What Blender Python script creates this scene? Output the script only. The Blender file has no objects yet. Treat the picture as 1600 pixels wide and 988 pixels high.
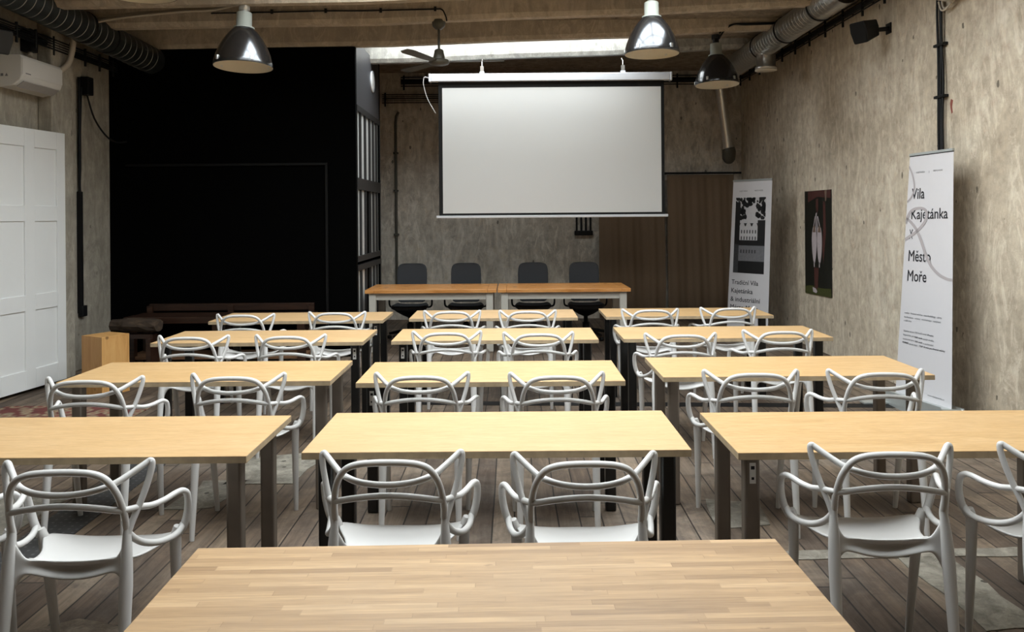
import bpy, math, random
from mathutils import Vector, Matrix
random.seed(7)
sc = bpy.context.scene
col = sc.collection
R = math.radians

# ------------------------------------------------------------------ camera, sky, exposure
F, HOR, CAMZ, ROLL = 1250.0, 338.0, 1.643, 0.0079
cd = bpy.data.cameras.new('camera'); cam = bpy.data.objects.new('camera', cd); col.objects.link(cam)
cd.sensor_width = 36.0; cd.sensor_fit = 'HORIZONTAL'; cd.lens = F / 1600 * 36
cd.shift_y = -(494 - HOR) / 1600; cd.clip_start = 0.05
cam.matrix_world = Matrix.Translation((0, 0, CAMZ)) @ Matrix.Rotation(R(90), 4, 'X') @ Matrix.Rotation(-ROLL, 4, 'Z')
sc.camera = cam
w = bpy.data.worlds.new('overcast_sky'); sc.world = w; w.use_nodes = True
bg = w.node_tree.nodes['Background']; bg.inputs[0].default_value = (0.94, 0.97, 1.0, 1); bg.inputs[1].default_value = 12.5
sc.view_settings.view_transform = 'Standard'; sc.view_settings.look = 'None'
sc.view_settings.gamma = 1.0; sc.view_settings.use_curve_mapping = False
sc.view_settings.exposure = 0.0
SKY = (-2.1, 2.1, 1.9, 7.35)      # main skylight opening x0,x1,y0,y1
SKY2 = (-1.84, 1.55, 9.60, 10.46)    # slot of skylight over the lectern end
DECK = 3.95
def portal(r, z):
    ld = bpy.data.lights.new('skylight_portal', 'AREA'); ld.shape = 'RECTANGLE'
    ld.size = r[1]-r[0]; ld.size_y = r[3]-r[2]; ld.cycles.is_portal = True
    o = bpy.data.objects.new('skylight_portal', ld); col.objects.link(o)
    o.location = ((r[0]+r[1])/2, (r[2]+r[3])/2, z)
portal(SKY, DECK+0.17); portal(SKY2, DECK+0.17)

# ------------------------------------------------------------------ helpers
def P(px, py, D):
    """a point of the room seen at that place of the photo, D metres away along the room"""
    dx, dy = px-800.0, py-HOR
    return Vector(((dx-ROLL*dy)*D/F, D, CAMZ-(dy+ROLL*dx)*D/F))

class MB:
    def __init__(s): s.v=[]; s.f=[]; s.m=[]; s.s=[]
    def add(s, vs, fs, mi=0, smooth=False):
        b=len(s.v); s.v += [tuple(v) for v in vs]
        for f in fs: s.f.append([i+b for i in f]); s.m.append(mi); s.s.append(smooth)
        return s
    def box(s, x0,x1,y0,y1,z0,z1, mi=0, M=None):
        vs=[Vector((x,y,z)) for z in (z0,z1) for y in (y0,y1) for x in (x0,x1)]
        if M: vs=[M@v for v in vs]
        return s.add(vs, [(0,2,3,1),(4,5,7,6),(0,1,5,4),(2,6,7,3),(0,4,6,2),(1,3,7,5)], mi)
    def prism(s, poly, a, b, axis='Y', mi=0):
        """poly of 2-D points, extruded between a and b along the axis"""
        def pt(p,t): return {'X':(t,p[0],p[1]),'Y':(p[0],t,p[1]),'Z':(p[0],p[1],t)}[axis]
        n=len(poly); vs=[pt(p,a) for p in poly]+[pt(p,b) for p in poly]
        fs=[tuple(range(n)),tuple(range(2*n-1,n-1,-1))]+[(i,i+n,(i+1)%n+n,(i+1)%n) for i in range(n)]
        return s.add(vs,fs,mi)
    def tube(s, path, r, seg=10, sub=1, mi=0, flat=1.0):
        pts=[Vector(p) for p in path]; n=len(pts)
        rs=list(r) if isinstance(r,(list,tuple)) else [r]*n
        if sub>1 and n>2:
            q=[];rr=[]
            for i in range(n-1):
                p0=pts[max(i-1,0)];p1=pts[i];p2=pts[i+1];p3=pts[min(i+2,n-1)]
                for k in range(sub):
                    t=k/sub
                    q.append(0.5*((2*p1)+(p2-p0)*t+(2*p0-5*p1+4*p2-p3)*t*t+(3*p1-p0-3*p2+p3)*t**3)); rr.append(rs[i]+(rs[i+1]-rs[i])*t)
            q.append(pts[-1]);rr.append(rs[-1]); pts,rs=q,rr; n=len(pts)
        tang=[(pts[min(i+1,n-1)]-pts[max(i-1,0)]).normalized() for i in range(n)]
        up=Vector((0,0,1)) if abs(tang[0].z)<0.9 else Vector((1,0,0))
        u=(up-tang[0]*up.dot(tang[0])).normalized(); vs=[]
        for i in range(n):
            u=(u-tang[i]*u.dot(tang[i])).normalized(); b=tang[i].cross(u)
            for k in range(seg):
                a=2*math.pi*k/seg; vs.append(pts[i]+u*math.cos(a)*rs[i]+b*math.sin(a)*rs[i]*flat)
        fs=[(i*seg+k,i*seg+(k+1)%seg,(i+1)*seg+(k+1)%seg,(i+1)*seg+k) for i in range(n-1) for k in range(seg)]
        s.add(vs,fs,mi,True)
        s.add(vs[:seg],[tuple(range(seg-1,-1,-1))],mi); s.add(vs[-seg:],[tuple(range(seg))],mi)
        return s
    def lathe(s, prof, seg=32, mi=0, M=None, cap=False):
        vs=[];n=len(prof)
        for (r,z) in prof:
            for k in range(seg):
                a=2*math.pi*k/seg; v=Vector((r*math.cos(a),r*math.sin(a),z)); vs.append(M@v if M else v)
        fs=[(i*seg+k,i*seg+(k+1)%seg,(i+1)*seg+(k+1)%seg,(i+1)*seg+k) for i in range(n-1) for k in range(seg)]
        s.add(vs,fs,mi,True)
        if cap:
            s.add(vs[:seg],[tuple(range(seg-1,-1,-1))],mi); s.add(vs[-seg:],[tuple(range(seg))],mi)
        return s
    def build(s, name, mats, parent=None, bevel=0, label=None, subsurf=0, solid=0, segs=2):
        me=bpy.data.meshes.new(name); me.from_pydata(s.v,[],s.f)
        for m in (mats if isinstance(mats,(list,tuple)) else [mats]): me.materials.append(m)
        me.polygons.foreach_set('material_index',s.m); me.polygons.foreach_set('use_smooth',s.s); me.update()
        o=bpy.data.objects.new(name,me); col.objects.link(o)
        if solid: md=o.modifiers.new('solid','SOLIDIFY'); md.thickness=solid; md.offset=-1
        if subsurf: md=o.modifiers.new('subsurf','SUBSURF'); md.levels=md.render_levels=subsurf
        if bevel: md=o.modifiers.new('bevel','BEVEL'); md.width=bevel; md.segments=segs; md.limit_method='ANGLE'
        if parent: o.parent=parent
        if label: o['label']=label
        return o
def tag(o, label, cat, group=None, kind=None):
    o['label']=label; o['category']=cat
    if group: o['group']=group
    if kind: o['kind']=kind
    return o
def thing(name, label, cat, loc=(0,0,0), rz=0, group=None):
    o=bpy.data.objects.new(name,None); o.empty_display_size=0.1; col.objects.link(o)
    o.location=loc; o.rotation_euler=(0,0,rz); return tag(o,label,cat,group)
def struct(o): o['kind']='structure'; return o
def dup(root, loc, rz, label, group=None):
    r=root.copy(); col.objects.link(r); r.location=loc; r.rotation_euler=(0,0,rz); r['label']=label
    if group: r['group']=group
    for ch in list(root.children):
        c=ch.copy(); col.objects.link(c); c.parent=r
        for g in list(ch.children):
            d=g.copy(); col.objects.link(d); d.parent=c
    return r

# ------------------------------------------------------------------ materials
class NT:
    def __init__(s,name):
        s.mat=bpy.data.materials.new(name); s.mat.use_nodes=True; s.t=s.mat.node_tree; s.p=s.t.nodes['Principled BSDF']
    def n(s,ty,**kw):
        nd=s.t.nodes.new(ty)
        for k,v in kw.items():
            if k in nd.inputs: s.set(nd.inputs[k],v)
            else: setattr(nd,k,v)
        return nd
    def set(s,inp,v):
        if hasattr(v,'is_output'): s.t.links.new(v,inp)
        else: inp.default_value=v
    def math(s,op,a,b=0.0,c=0.0):
        nd=s.t.nodes.new('ShaderNodeMath'); nd.operation=op
        for i,v in enumerate((a,b,c)): s.set(nd.inputs[i],v)
        return nd.outputs[0]
    def ramp(s,fac,stops):
        nd=s.t.nodes.new('ShaderNodeValToRGB'); s.set(nd.inputs[0],fac); e=nd.color_ramp.elements
        while len(e)<len(stops): e.new(0.5)
        for el,(p,c) in zip(e,stops): el.position=p; el.color=(c[0],c[1],c[2],1) if not isinstance(c,float) else (c,c,c,1)
        return nd.outputs[0]
    def noise(s,vec,scale,detail=4.0,rough=0.55,dist=0.0):
        nd=s.t.nodes.new('ShaderNodeTexNoise'); s.set(nd.inputs['Vector'],vec)
        nd.inputs['Scale'].default_value=scale; nd.inputs['Detail'].default_value=detail; nd.inputs['Roughness'].default_value=rough; nd.inputs['Distortion'].default_value=dist
        return nd.outputs['Fac']
    def mix(s,fac,a,b,blend='MIX'):
        nd=s.t.nodes.new('ShaderNodeMix'); nd.data_type='RGBA'; nd.blend_type=blend
        s.set(nd.inputs[0],fac)
        for i,v in ((6,a),(7,b)): s.set(nd.inputs[i],v if hasattr(v,'is_output') else (v[0],v[1],v[2],1))
        return nd.outputs[2]
    def coord(s,scale=(1,1,1),loc=(0,0,0)):
        tc=s.t.nodes.new('ShaderNodeTexCoord'); mp=s.t.nodes.new('ShaderNodeMapping')
        s.t.links.new(tc.outputs['Object'],mp.inputs[0]); mp.inputs['Scale'].default_value=scale; mp.inputs['Location'].default_value=loc
        return mp.outputs[0]
    def rnd(s,k=10.0):
        oi=s.t.nodes.new('ShaderNodeObjectInfo'); return oi.outputs['Random']
    def bump(s,h,strength=0.3,dist=0.01):
        b=s.t.nodes.new('ShaderNodeBump'); s.set(b.inputs['Height'],h); b.inputs['Strength'].default_value=strength; b.inputs['Distance'].default_value=dist
        s.t.links.new(b.outputs[0],s.p.inputs['Normal'])
    def base(s,c): s.set(s.p.inputs['Base Color'],c)
    def rough(s,v): s.set(s.p.inputs['Roughness'],v)
def plain(name,c,rough=0.5,metal=0.0,spec=0.5,var=0.06,scale=30.0):
    m=NT(name); v=m.coord()
    n=m.noise(v,scale,3.0)
    m.base(m.mix(n,[x*(1-var) for x in c],[min(1,x*(1+var)) for x in c])); m.rough(rough)
    m.p.inputs['Metallic'].default_value=metal; m.p.inputs['Specular IOR Level'].default_value=spec
    return m.mat

def concrete(name, dark, mid, light, seed=0.0, fineamt=0.38, pits=1.0, streakk=0.66):
    m=NT(name); v=m.coord(loc=(seed,seed*1.7,seed*0.6)); vs=m.coord(scale=(1.6,1.6,0.45),loc=(seed,0,0))
    big=m.noise(v,0.55,5.0,0.6,0.4); c=m.ramp(big,[(0.36,dark),(0.50,mid),(0.63,light)])
    streak=m.noise(vs,4.5,5.0,0.7,0.6); c=m.mix(m.ramp(streak,[(0.35,1.0),(0.62,0.0)]),c,[x*streakk for x in mid])
    scr=m.noise(m.coord(scale=(2.2,2.2,0.8),loc=(seed+1,7,3)),2.6,8.0,0.8,1.6); c=m.mix(m.math('MULTIPLY',m.ramp(scr,[(0.49,0.0),(0.60,1.0)]),0.50),c,[min(1,x*1.22) for x in light])
    fine=m.noise(v,9.0,6.0,0.72); c=m.mix(fineamt,c,m.ramp(fine,[(0.32,(0.24,0.22,0.20)),(0.5,(0.52,0.52,0.52)),(0.70,(0.80,0.79,0.76))]),'OVERLAY')
    vo=m.n('ShaderNodeTexVoronoi'); m.set(vo.inputs['Vector'],m.coord(scale=(1,1,0.55),loc=(seed,3,seed))); vo.inputs['Scale'].default_value=5.5; vo.inputs['Randomness'].default_value=1.0
    sel=m.math('GREATER_THAN',m.noise(v,3.1,2.0),0.43)
    pit=m.math('MULTIPLY',m.math('LESS_THAN',m.math('ADD',vo.outputs['Distance'],m.math('MULTIPLY',m.noise(v,40.0),0.10)),0.140),sel)
    c=m.mix(m.math('MULTIPLY',pit,0.85*pits),c,[x*0.22 for x in mid])
    blot=m.ramp(m.noise(m.coord(scale=(1,1,0.6),loc=(seed+5,2,1)),2.3,6.0,0.75,0.9),[(0.60,0.0),(0.72,1.0)])
    c=m.mix(m.math('MULTIPLY',blot,0.5),c,[x*0.45 for x in mid])
    m.base(c); m.rough(0.88); m.p.inputs['Specular IOR Level'].default_value=0.25
    m.bump(m.math('ADD',fine,m.math('MULTIPLY',streak,0.7)),0.45,0.012)
    return m.mat
M={}
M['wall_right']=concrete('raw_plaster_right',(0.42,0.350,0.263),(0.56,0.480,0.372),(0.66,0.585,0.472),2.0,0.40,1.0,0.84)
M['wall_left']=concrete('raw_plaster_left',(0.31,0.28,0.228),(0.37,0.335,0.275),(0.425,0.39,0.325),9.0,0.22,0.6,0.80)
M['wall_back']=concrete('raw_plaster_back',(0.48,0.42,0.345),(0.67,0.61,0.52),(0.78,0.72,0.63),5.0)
M['beam']=concrete('painted_concrete_beam',(0.40,0.335,0.260),(0.49,0.415,0.325),(0.56,0.485,0.39),12.0,0.2,0.35,0.80)
M['beam_grey']=concrete('grey_concrete_beam',(0.36,0.35,0.315),(0.44,0.43,0.395),(0.50,0.49,0.46),17.0,0.3,0.6)  # greyer, less brown mix than the other beams
M['deck']=concrete('concrete_deck',(0.22,0.18,0.14),(0.30,0.25,0.19),(0.36,0.30,0.23),15.0)

def floor_mat():
    m=NT('old_plank_floor'); tc=m.t.nodes.new('ShaderNodeTexCoord'); v=tc.outputs['Object']
    sp=m.t.nodes.new('ShaderNodeSeparateXYZ'); m.t.links.new(v,sp.inputs[0]); x,y=sp.outputs[0],sp.outputs[1]
    W=0.118
    wob=m.math('MULTIPLY',m.math('SUBTRACT',m.noise(m.coord(scale=(1,0.35,1)),1.7,2.0),0.5),0.03)
    xi=m.math('DIVIDE',m.math('ADD',x,wob),W); idx=m.math('FLOOR',xi); fr=m.math('FRACT',xi)
    wn=m.t.nodes.new('ShaderNodeTexWhiteNoise'); wn.noise_dimensions='1D'; m.t.links.new(idx,wn.inputs['W'])
    yo=m.math('ADD',y,m.math('MULTIPLY',wn.outputs['Value'],9.0)); yi=m.math('DIVIDE',yo,2.3); yf=m.math('FRACT',yi)
    w2=m.t.nodes.new('ShaderNodeTexWhiteNoise'); w2.noise_dimensions='2D'
    cb=m.t.nodes.new('ShaderNodeCombineXYZ'); m.t.links.new(idx,cb.inputs[0]); m.t.links.new(m.math('FLOOR',yi),cb.inputs[1]); m.t.links.new(cb.outputs[0],w2.inputs['Vector'])
    rv=w2.outputs['Value']
    c=m.ramp(rv,[(0.0,(0.085,0.058,0.041)),(0.45,(0.130,0.094,0.067)),(0.8,(0.170,0.124,0.087)),(1.0,(0.21,0.16,0.115))])
    cb2=m.t.nodes.new('ShaderNodeCombineXYZ'); m.t.links.new(m.math('MULTIPLY',x,22.0),cb2.inputs[0]); m.t.links.new(m.math('ADD',m.math('MULTIPLY',y,1.6),m.math('MULTIPLY',rv,40.0)),cb2.inputs[1])
    g=m.noise(cb2.outputs[0],1.0,6.0,0.7,0.6)
    c=m.mix(0.75,c,m.ramp(g,[(0.25,(0.20,0.19,0.18)),(0.5,(0.5,0.5,0.5)),(0.78,(0.85,0.82,0.78))]),'OVERLAY')
    worn=m.ramp(m.noise(m.coord(loc=(3,1,0)),0.9,6.0,0.7,0.5),[(0.48,0.0),(0.68,1.0)])
    c=m.mix(m.math('MULTIPLY',worn,0.55),c,(0.235,0.200,0.165))
    grime=m.ramp(m.noise(m.coord(loc=(7,4,0)),2.6,7.0,0.75,0.8),[(0.40,1.0),(0.56,0.0)])
    c=m.mix(m.math('MULTIPLY',grime,0.55),c,(0.045,0.034,0.027))
    edge=m.math('MINIMUM',fr,m.math('SUBTRACT',1.0,fr)); gap=m.math('LESS_THAN',edge,0.035)
    gy=m.math('LESS_THAN',yf,0.004); gp=m.math('MAXIMUM',gap,gy)
    c=m.mix(m.math('MULTIPLY',gp,0.9),c,(0.012,0.009,0.007))
    m.base(c); m.rough(m.ramp(g,[(0.2,0.75),(0.8,0.55)])); m.p.inputs['Specular IOR Level'].default_value=0.3
    m.bump(m.math('SUBTRACT',m.math('MULTIPLY',g,0.35),gp),0.5,0.006)
    return m.mat
M['floor']=floor_mat()
M['screed']=concrete('cement_screed',(0.16,0.145,0.12),(0.22,0.20,0.165),(0.29,0.27,0.225),21.0)
M['flag']=concrete('flagstone',(0.13,0.10,0.075),(0.17,0.135,0.10),(0.22,0.18,0.14),31.0)

def plywood():
    m=NT('birch_plywood_top'); r=m.rnd()
    tc=m.t.nodes.new('ShaderNodeTexCoord'); ad=m.t.nodes.new('ShaderNodeVectorMath'); ad.operation='ADD'
    cb=m.t.nodes.new('ShaderNodeCombineXYZ'); m.t.links.new(m.math('MULTIPLY',r,31.0),cb.inputs[0]); m.t.links.new(m.math('MULTIPLY',r,17.0),cb.inputs[1])
    m.t.links.new(tc.outputs['Object'],ad.inputs[0]); m.t.links.new(cb.outputs[0],ad.inputs[1])
    mp=m.t.nodes.new('ShaderNodeMapping'); m.t.links.new(ad.outputs[0],mp.inputs[0]); mp.inputs['Scale'].default_value=(1.3,7.0,7.0)
    g=m.noise(mp.outputs[0],2.2,5.0,0.62,1.2); fine=m.noise(mp.outputs[0],14.0,4.0,0.6,0.4)
    c=m.ramp(g,[(0.25,(0.432,0.262,0.111)),(0.5,(0.498,0.317,0.146)),(0.75,(0.549,0.369,0.190))])
    c=m.mix(0.45,c,m.ramp(fine,[(0.3,(0.36,0.34,0.30)),(0.7,(0.62,0.62,0.62))]),'OVERLAY')
    sp=m.noise(ad.outputs[0],2.0,2.0); c=m.mix(m.math('MULTIPLY',m.ramp(sp,[(0.62,0.0),(0.72,1.0)]),0.25),c,(0.50,0.33,0.17))
    c=m.mix(m.math('MULTIPLY',r,0.30),c,(0.66,0.46,0.27))
    m.base(c); m.rough(0.42); m.p.inputs['Specular IOR Level'].default_value=0.35
    return m.mat
M['ply']=plywood()
def plyedge():
    m=NT('plywood_edge'); v=m.coord(scale=(2,2,1)); sp=m.t.nodes.new('ShaderNodeSeparateXYZ'); m.t.links.new(v,sp.inputs[0])
    s=m.math('SINE',m.math('MULTIPLY',sp.outputs[2],2*math.pi/0.0056))
    c=m.mix(m.math('ADD',m.math('MULTIPLY',s,0.5),0.5),(0.36,0.27,0.165),(0.48,0.37,0.235)); m.base(m.mix(0.3,c,m.ramp(m.noise(v,12.0),[(0.3,(0.3,0.3,0.3)),(0.7,(0.7,0.7,0.7))]),'OVERLAY')); m.rough(0.7)
    return m.mat
M['plyedge']=plyedge()
def butcher():
    m=NT('oak_butcher_block'); tc=m.t.nodes.new('ShaderNodeTexCoord'); sp=m.t.nodes.new('ShaderNodeSeparateXYZ'); m.t.links.new(tc.outputs['Object'],sp.inputs[0]); x,y=sp.outputs[0],sp.outputs[1]
    row=m.math('FLOOR',m.math('DIVIDE',y,0.024)); w1=m.t.nodes.new('ShaderNodeTexWhiteNoise'); w1.noise_dimensions='1D'; m.t.links.new(row,w1.inputs['W'])
    xi=m.math('DIVIDE',m.math('ADD',x,m.math('MULTIPLY',w1.outputs['Value'],7.0)),0.36); 
    cb=m.t.nodes.new('ShaderNodeCombineXYZ'); m.t.links.new(row,cb.inputs[0]); m.t.links.new(m.math('FLOOR',xi),cb.inputs[1])
    w2=m.t.nodes.new('ShaderNodeTexWhiteNoise'); w2.noise_dimensions='2D'; m.t.links.new(cb.outputs[0],w2.inputs['Vector']); rv=w2.outputs['Value']
    c=m.ramp(rv,[(0.0,(0.268,0.161,0.076)),(0.4,(0.366,0.229,0.112)),(0.8,(0.421,0.271,0.137)),(1.0,(0.458,0.303,0.161))])
    cb2=m.t.nodes.new('ShaderNodeCombineXYZ'); m.t.links.new(m.math('ADD',m.math('MULTIPLY',x,5.0),m.math('MULTIPLY',rv,50.0)),cb2.inputs[0]); m.t.links.new(m.math('MULTIPLY',y,90.0),cb2.inputs[1])
    g=m.noise(cb2.outputs[0],1.2,5.0,0.65,0.5)
    c=m.mix(0.6,c,m.ramp(g,[(0.25,(0.30,0.28,0.25)),(0.5,(0.5,0.5,0.5)),(0.75,(0.70,0.70,0.68))]),'OVERLAY')
    yf=m.math('FRACT',m.math('DIVIDE',y,0.024)); xf=m.math('FRACT',xi)
    seam=m.math('MAXIMUM',m.math('LESS_THAN',yf,0.05),m.math('LESS_THAN',xf,0.006)); c=m.mix(m.math('MULTIPLY',seam,0.35),c,(0.20,0.11,0.05))
    kn=m.ramp(m.noise(m.coord(scale=(3.5,12,1),loc=(1,4,0)),2.6,3.0,0.6,0.5),[(0.69,0.0),(0.75,1.0)]); c=m.mix(m.math('MULTIPLY',kn,0.45),c,(0.13,0.07,0.035))
    dust=m.ramp(m.noise(m.coord(loc=(2,2,0)),2.2,4.0),[(0.45,0.0),(0.75,1.0)]); c=m.mix(m.math('MULTIPLY',dust,0.3),c,(0.329,0.244,0.165))
    m.base(c); m.rough(0.48); m.p.inputs['Specular IOR Level'].default_value=0.4; m.bump(g,0.08,0.002)
    return m.mat
M['butcher']=butcher()
def wood(name,a,b,cc,scale=(1.2,9,9),rough=0.45,knots=0.0):
    m=NT(name); v=m.coord(scale=scale); g=m.noise(v,1.6,6.0,0.65,1.4)
    c=m.ramp(g,[(0.28,a),(0.5,b),(0.74,cc)])
    if knots:
        vo=m.n('ShaderNodeTexVoronoi'); m.set(vo.inputs['Vector'],m.coord()); vo.inputs['Scale'].default_value=knots
        c=m.mix(m.ramp(vo.outputs['Distance'],[(0.06,0.85),(0.13,0.0)]),c,[x*0.35 for x in a])
    m.base(c); m.rough(rough); return m.mat
M['desk_top']=wood('varnished_pine',(0.42,0.165,0.040),(0.62,0.275,0.080),(0.72,0.36,0.125),(1.0,8,8),0.22,3.2)
M['pine']=wood('knotty_pine',(0.48,0.235,0.065),(0.60,0.32,0.105),(0.67,0.39,0.145),(6,6,1.0),0.5,6.0)
M['darkwood']=wood('dark_red_wood',(0.012,0.005,0.003),(0.026,0.011,0.006),(0.055,0.023,0.012),(1.0,12,12),0.4)
M['shelfwood']=wood('brown_board',(0.10,0.05,0.025),(0.17,0.088,0.045),(0.24,0.13,0.07),(1.0,12,12),0.5)
M['bark']=wood('rough_timber',(0.018,0.011,0.006),(0.042,0.026,0.015),(0.11,0.07,0.038),(2,9,9),0.8)
M['white_plastic']=plain('white_plastic',(0.61,0.60,0.585),0.38,0,0.4,0.015)
M['white_paint']=plain('white_gloss_paint',(0.80,0.81,0.80),0.40,0,0.4,0.03,4.0)
M['desk_paint']=plain('cream_paint',(0.50,0.48,0.43),0.5,0,0.4,0.05)
M['ac_white']=plain('white_casing',(0.70,0.68,0.64),0.35,0,0.4,0.01)
M['ac_grey']=plain('grey_louvre',(0.40,0.38,0.36),0.5)
M['black']=plain('matt_black',(0.0012,0.0012,0.0012),0.9,0,0.04,0.2,6.0)
M['blackgloss']=plain('black_steel',(0.004,0.004,0.004),0.30,0,0.5,0.1)
M['black_rubber']=plain('black_plastic',(0.0055,0.0055,0.006),0.55,0,0.3)
M['rawsteel']=plain('raw_steel',(0.200,0.168,0.138),0.42,0.55,0.5,0.18,9.0)
M['galv']=plain('galvanised_steel',(0.72,0.72,0.70),0.30,0.9,0.5,0.12,18.0)
M['foil']=plain('foil_duct',(0.085,0.10,0.105),0.42,0.75,0.5,0.15,20.0)
M['ring']=plain('duct_ring',(0.30,0.31,0.31),0.4,0.6)
M['lampmetal']=plain('spun_aluminium',(0.155,0.16,0.17),0.20,0.93,0.5,0.18,14.0)
M['lampdark']=plain('painted_dark_reflection',(0.012,0.012,0.013),0.16,0.0,0.6,0.1)  # lamp metal with the black it mirrors painted into its colour
M['enamel']=plain('cream_enamel',(0.82,0.76,0.64),0.5,0,0.4,0.03)
M['collar']=plain('pale_grey_collar',(0.36,0.38,0.34),0.45,0,0.4,0.04)
M['fan']=plain('grey_green_enamel',(0.085,0.080,0.062),0.42,0.1,0.5,0.12)
M['screen']=plain('matt_white_screen',(0.73,0.74,0.735),0.85,0,0.1,0.01,2.0)
M['alu']=plain('white_aluminium',(0.74,0.77,0.82),0.35,0.15,0.5,0.02)
M['silver']=plain('silver_aluminium',(0.50,0.53,0.52),0.35,0.6,0.5,0.05)
M['fabric']=plain('charcoal_fabric',(0.045,0.048,0.053),0.85,0,0.25,0.2,220.0)
M['curtain']=plain('brown_curtain',(0.21,0.148,0.098),0.9,0,0.1,0.1,60.0)
M['cable_white']=plain('white_cable',(0.52,0.46,0.37),0.5)
M['vinyl']=plain('white_vinyl',(0.60,0.585,0.60),0.5,0,0.3,0.01)
M['ink']=plain('black_ink',(0.022,0.022,0.026),0.6,0,0.2,0.02)
M['greyink']=plain('grey_ink',(0.22,0.22,0.23),0.6,0,0.2,0.02)
M['ribbon']=plain('pale_ribbon_ink',(0.40,0.365,0.37),0.6,0,0.2,0.02)
M['sticker']=plain('white_sticker',(0.72,0.72,0.70),0.6)
M['bulb']=plain('frosted_bulb',(0.78,0.76,0.70),0.3)
M['red']=plain('red_paint',(0.25,0.07,0.05),0.5)
M['box_side']=plain('dark_satin_paint',(0.060,0.060,0.065),0.38,0,0.6,0.08)
M['rail_grey']=plain('dark_grey_frame',(0.022,0.021,0.021),0.5)
M['pane']=plain('frosted_glass_glow',(0.80,0.83,0.82),0.16,0.0,0.9,0.12,3.0)  # frosted glass whitened: the daylight inside it is put into the colour
def skyglass():
    m=NT('rooflight_glass'); t=m.t; g=t.nodes.new('ShaderNodeBsdfGlossy'); g.inputs['Roughness'].default_value=0.05
    tr=t.nodes.new('ShaderNodeBsdfTransparent'); tr.inputs[0].default_value=(0.97,0.985,0.98,1); mx=t.nodes.new('ShaderNodeMixShader'); mx.inputs[0].default_value=0.06
    t.links.new(tr.outputs[0],mx.inputs[1]); t.links.new(g.outputs[0],mx.inputs[2]); t.links.new(mx.outputs[0],t.nodes['Material Output'].inputs[0]); return m.mat
M['skyglass']=skyglass()
def rugmat():
    m=NT('worn_red_rug'); v=m.coord(); ch=m.n('ShaderNodeTexVoronoi'); m.set(ch.inputs['Vector'],v); ch.inputs['Scale'].default_value=9.0
    c=m.ramp(ch.outputs['Distance'],[(0.15,(0.20,0.045,0.035)),(0.38,(0.30,0.24,0.15)),(0.6,(0.13,0.03,0.025))])
    m.base(m.mix(0.4,c,m.ramp(m.noise(v,14.0,5.0),[(0.3,(0.2,0.2,0.2)),(0.7,(0.7,0.7,0.7))]),'OVERLAY')); m.rough(0.95); return m.mat
M['rug']=rugmat()
def studmat():
    m=NT('studded_dark_plate'); v=m.coord(); vo=m.n('ShaderNodeTexVoronoi'); m.set(vo.inputs['Vector'],v); vo.inputs['Scale'].default_value=22.0; vo.inputs['Randomness'].default_value=0.15
    m.base(m.mix(m.ramp(vo.outputs['Distance'],[(0.12,0.5),(0.22,0.0)]),(0.045,0.045,0.046),(0.20,0.20,0.20))); m.rough(0.6); return m.mat
M['stud']=studmat()

# ------------------------------------------------------------------ the room
XL, XR, YB, YF = -4.75, 3.68, 12.80, -4.0
b=MB().box(XL-0.2,XR+0.2,YF-0.2,YB+0.2,-0.15,0); struct(b.build('floor',M['floor']))
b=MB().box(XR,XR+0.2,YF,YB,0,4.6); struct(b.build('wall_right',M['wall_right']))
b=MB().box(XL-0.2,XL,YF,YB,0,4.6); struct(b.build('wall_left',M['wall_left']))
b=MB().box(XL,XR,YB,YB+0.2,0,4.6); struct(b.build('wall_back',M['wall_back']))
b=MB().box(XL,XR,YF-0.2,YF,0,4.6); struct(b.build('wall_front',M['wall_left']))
# ceiling slab with two rooflight openings
b=MB()
def slab(x0,x1,y0,y1): b.box(x0,x1,y0,y1,DECK,DECK+0.08)
slab(XL-0.2,SKY[0],YF-0.2,YB+0.2); slab(SKY[1],XR+0.2,YF-0.2,YB+0.2)
slab(SKY[0],SKY[1],YF-0.2,SKY[2]); slab(SKY[0],SKY[1],SKY[3],SKY2[2]); slab(SKY[0],SKY[1],SKY2[3],YB+0.2)
slab(SKY2[1],SKY[1],SKY2[2],SKY2[3]); slab(SKY[0],SKY2[0],SKY2[2],SKY2[3])
struct(b.build('ceiling',M['deck']))
def rooflight(n, r, nx, ny, xs=None):
    b=MB(); t=0.025; z0,z1=DECK+0.08,DECK+0.14
    for i in range(nx+1):
        x=r[0]+(r[1]-r[0])*i/nx; b.box(x-t,x+t,r[2],r[3],z0,z1)
    for j in range(ny+1):
        y=r[2]+(r[3]-r[2])*j/ny; b.box(r[0],r[1],y-t,y+t,z0,z1)
    fr=struct(b.build('window_%d'%n,M['rail_grey']))
    MB().box(r[0],r[1],r[2],r[3],z1,z1+0.006).build('pane',M['skyglass'],fr)
rooflight(1,SKY,5,10); rooflight(2,SKY2,5,1)
# concrete beams: the underside climbs towards the right-hand wall
BX=[(XL,3.640),(-2.7,3.662),(-1.4,3.672),(0.0,3.722),(1.3,3.752),(2.7,3.815),(XR,3.850)]
def beam(y,wd=0.16,mat='beam'):
    b=MB()
    for (xa,za),(xb,zb) in zip(BX[:-1],BX[1:]):
        ch=0.03   # small splay along each lower edge
        def ring(x,z): return [(x,y,DECK),(x,y,z+ch*1.6),(x,y+ch,z),(x,y+wd-ch,z),(x,y+wd,z+ch*1.6),(x,y+wd,DECK)]
        A=ring(xa,za);B=ring(xb,zb)
        b.add(A+B,[(i,i+1,i+7,i+6) for i in range(5)])
    struct(b.build('beam',M[mat]))
for y in (-0.9,0.6,2.1,3.6,5.53,7.50,8.35,9.42): beam(y)
beam(10.46,0.16,'beam_grey')
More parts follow.
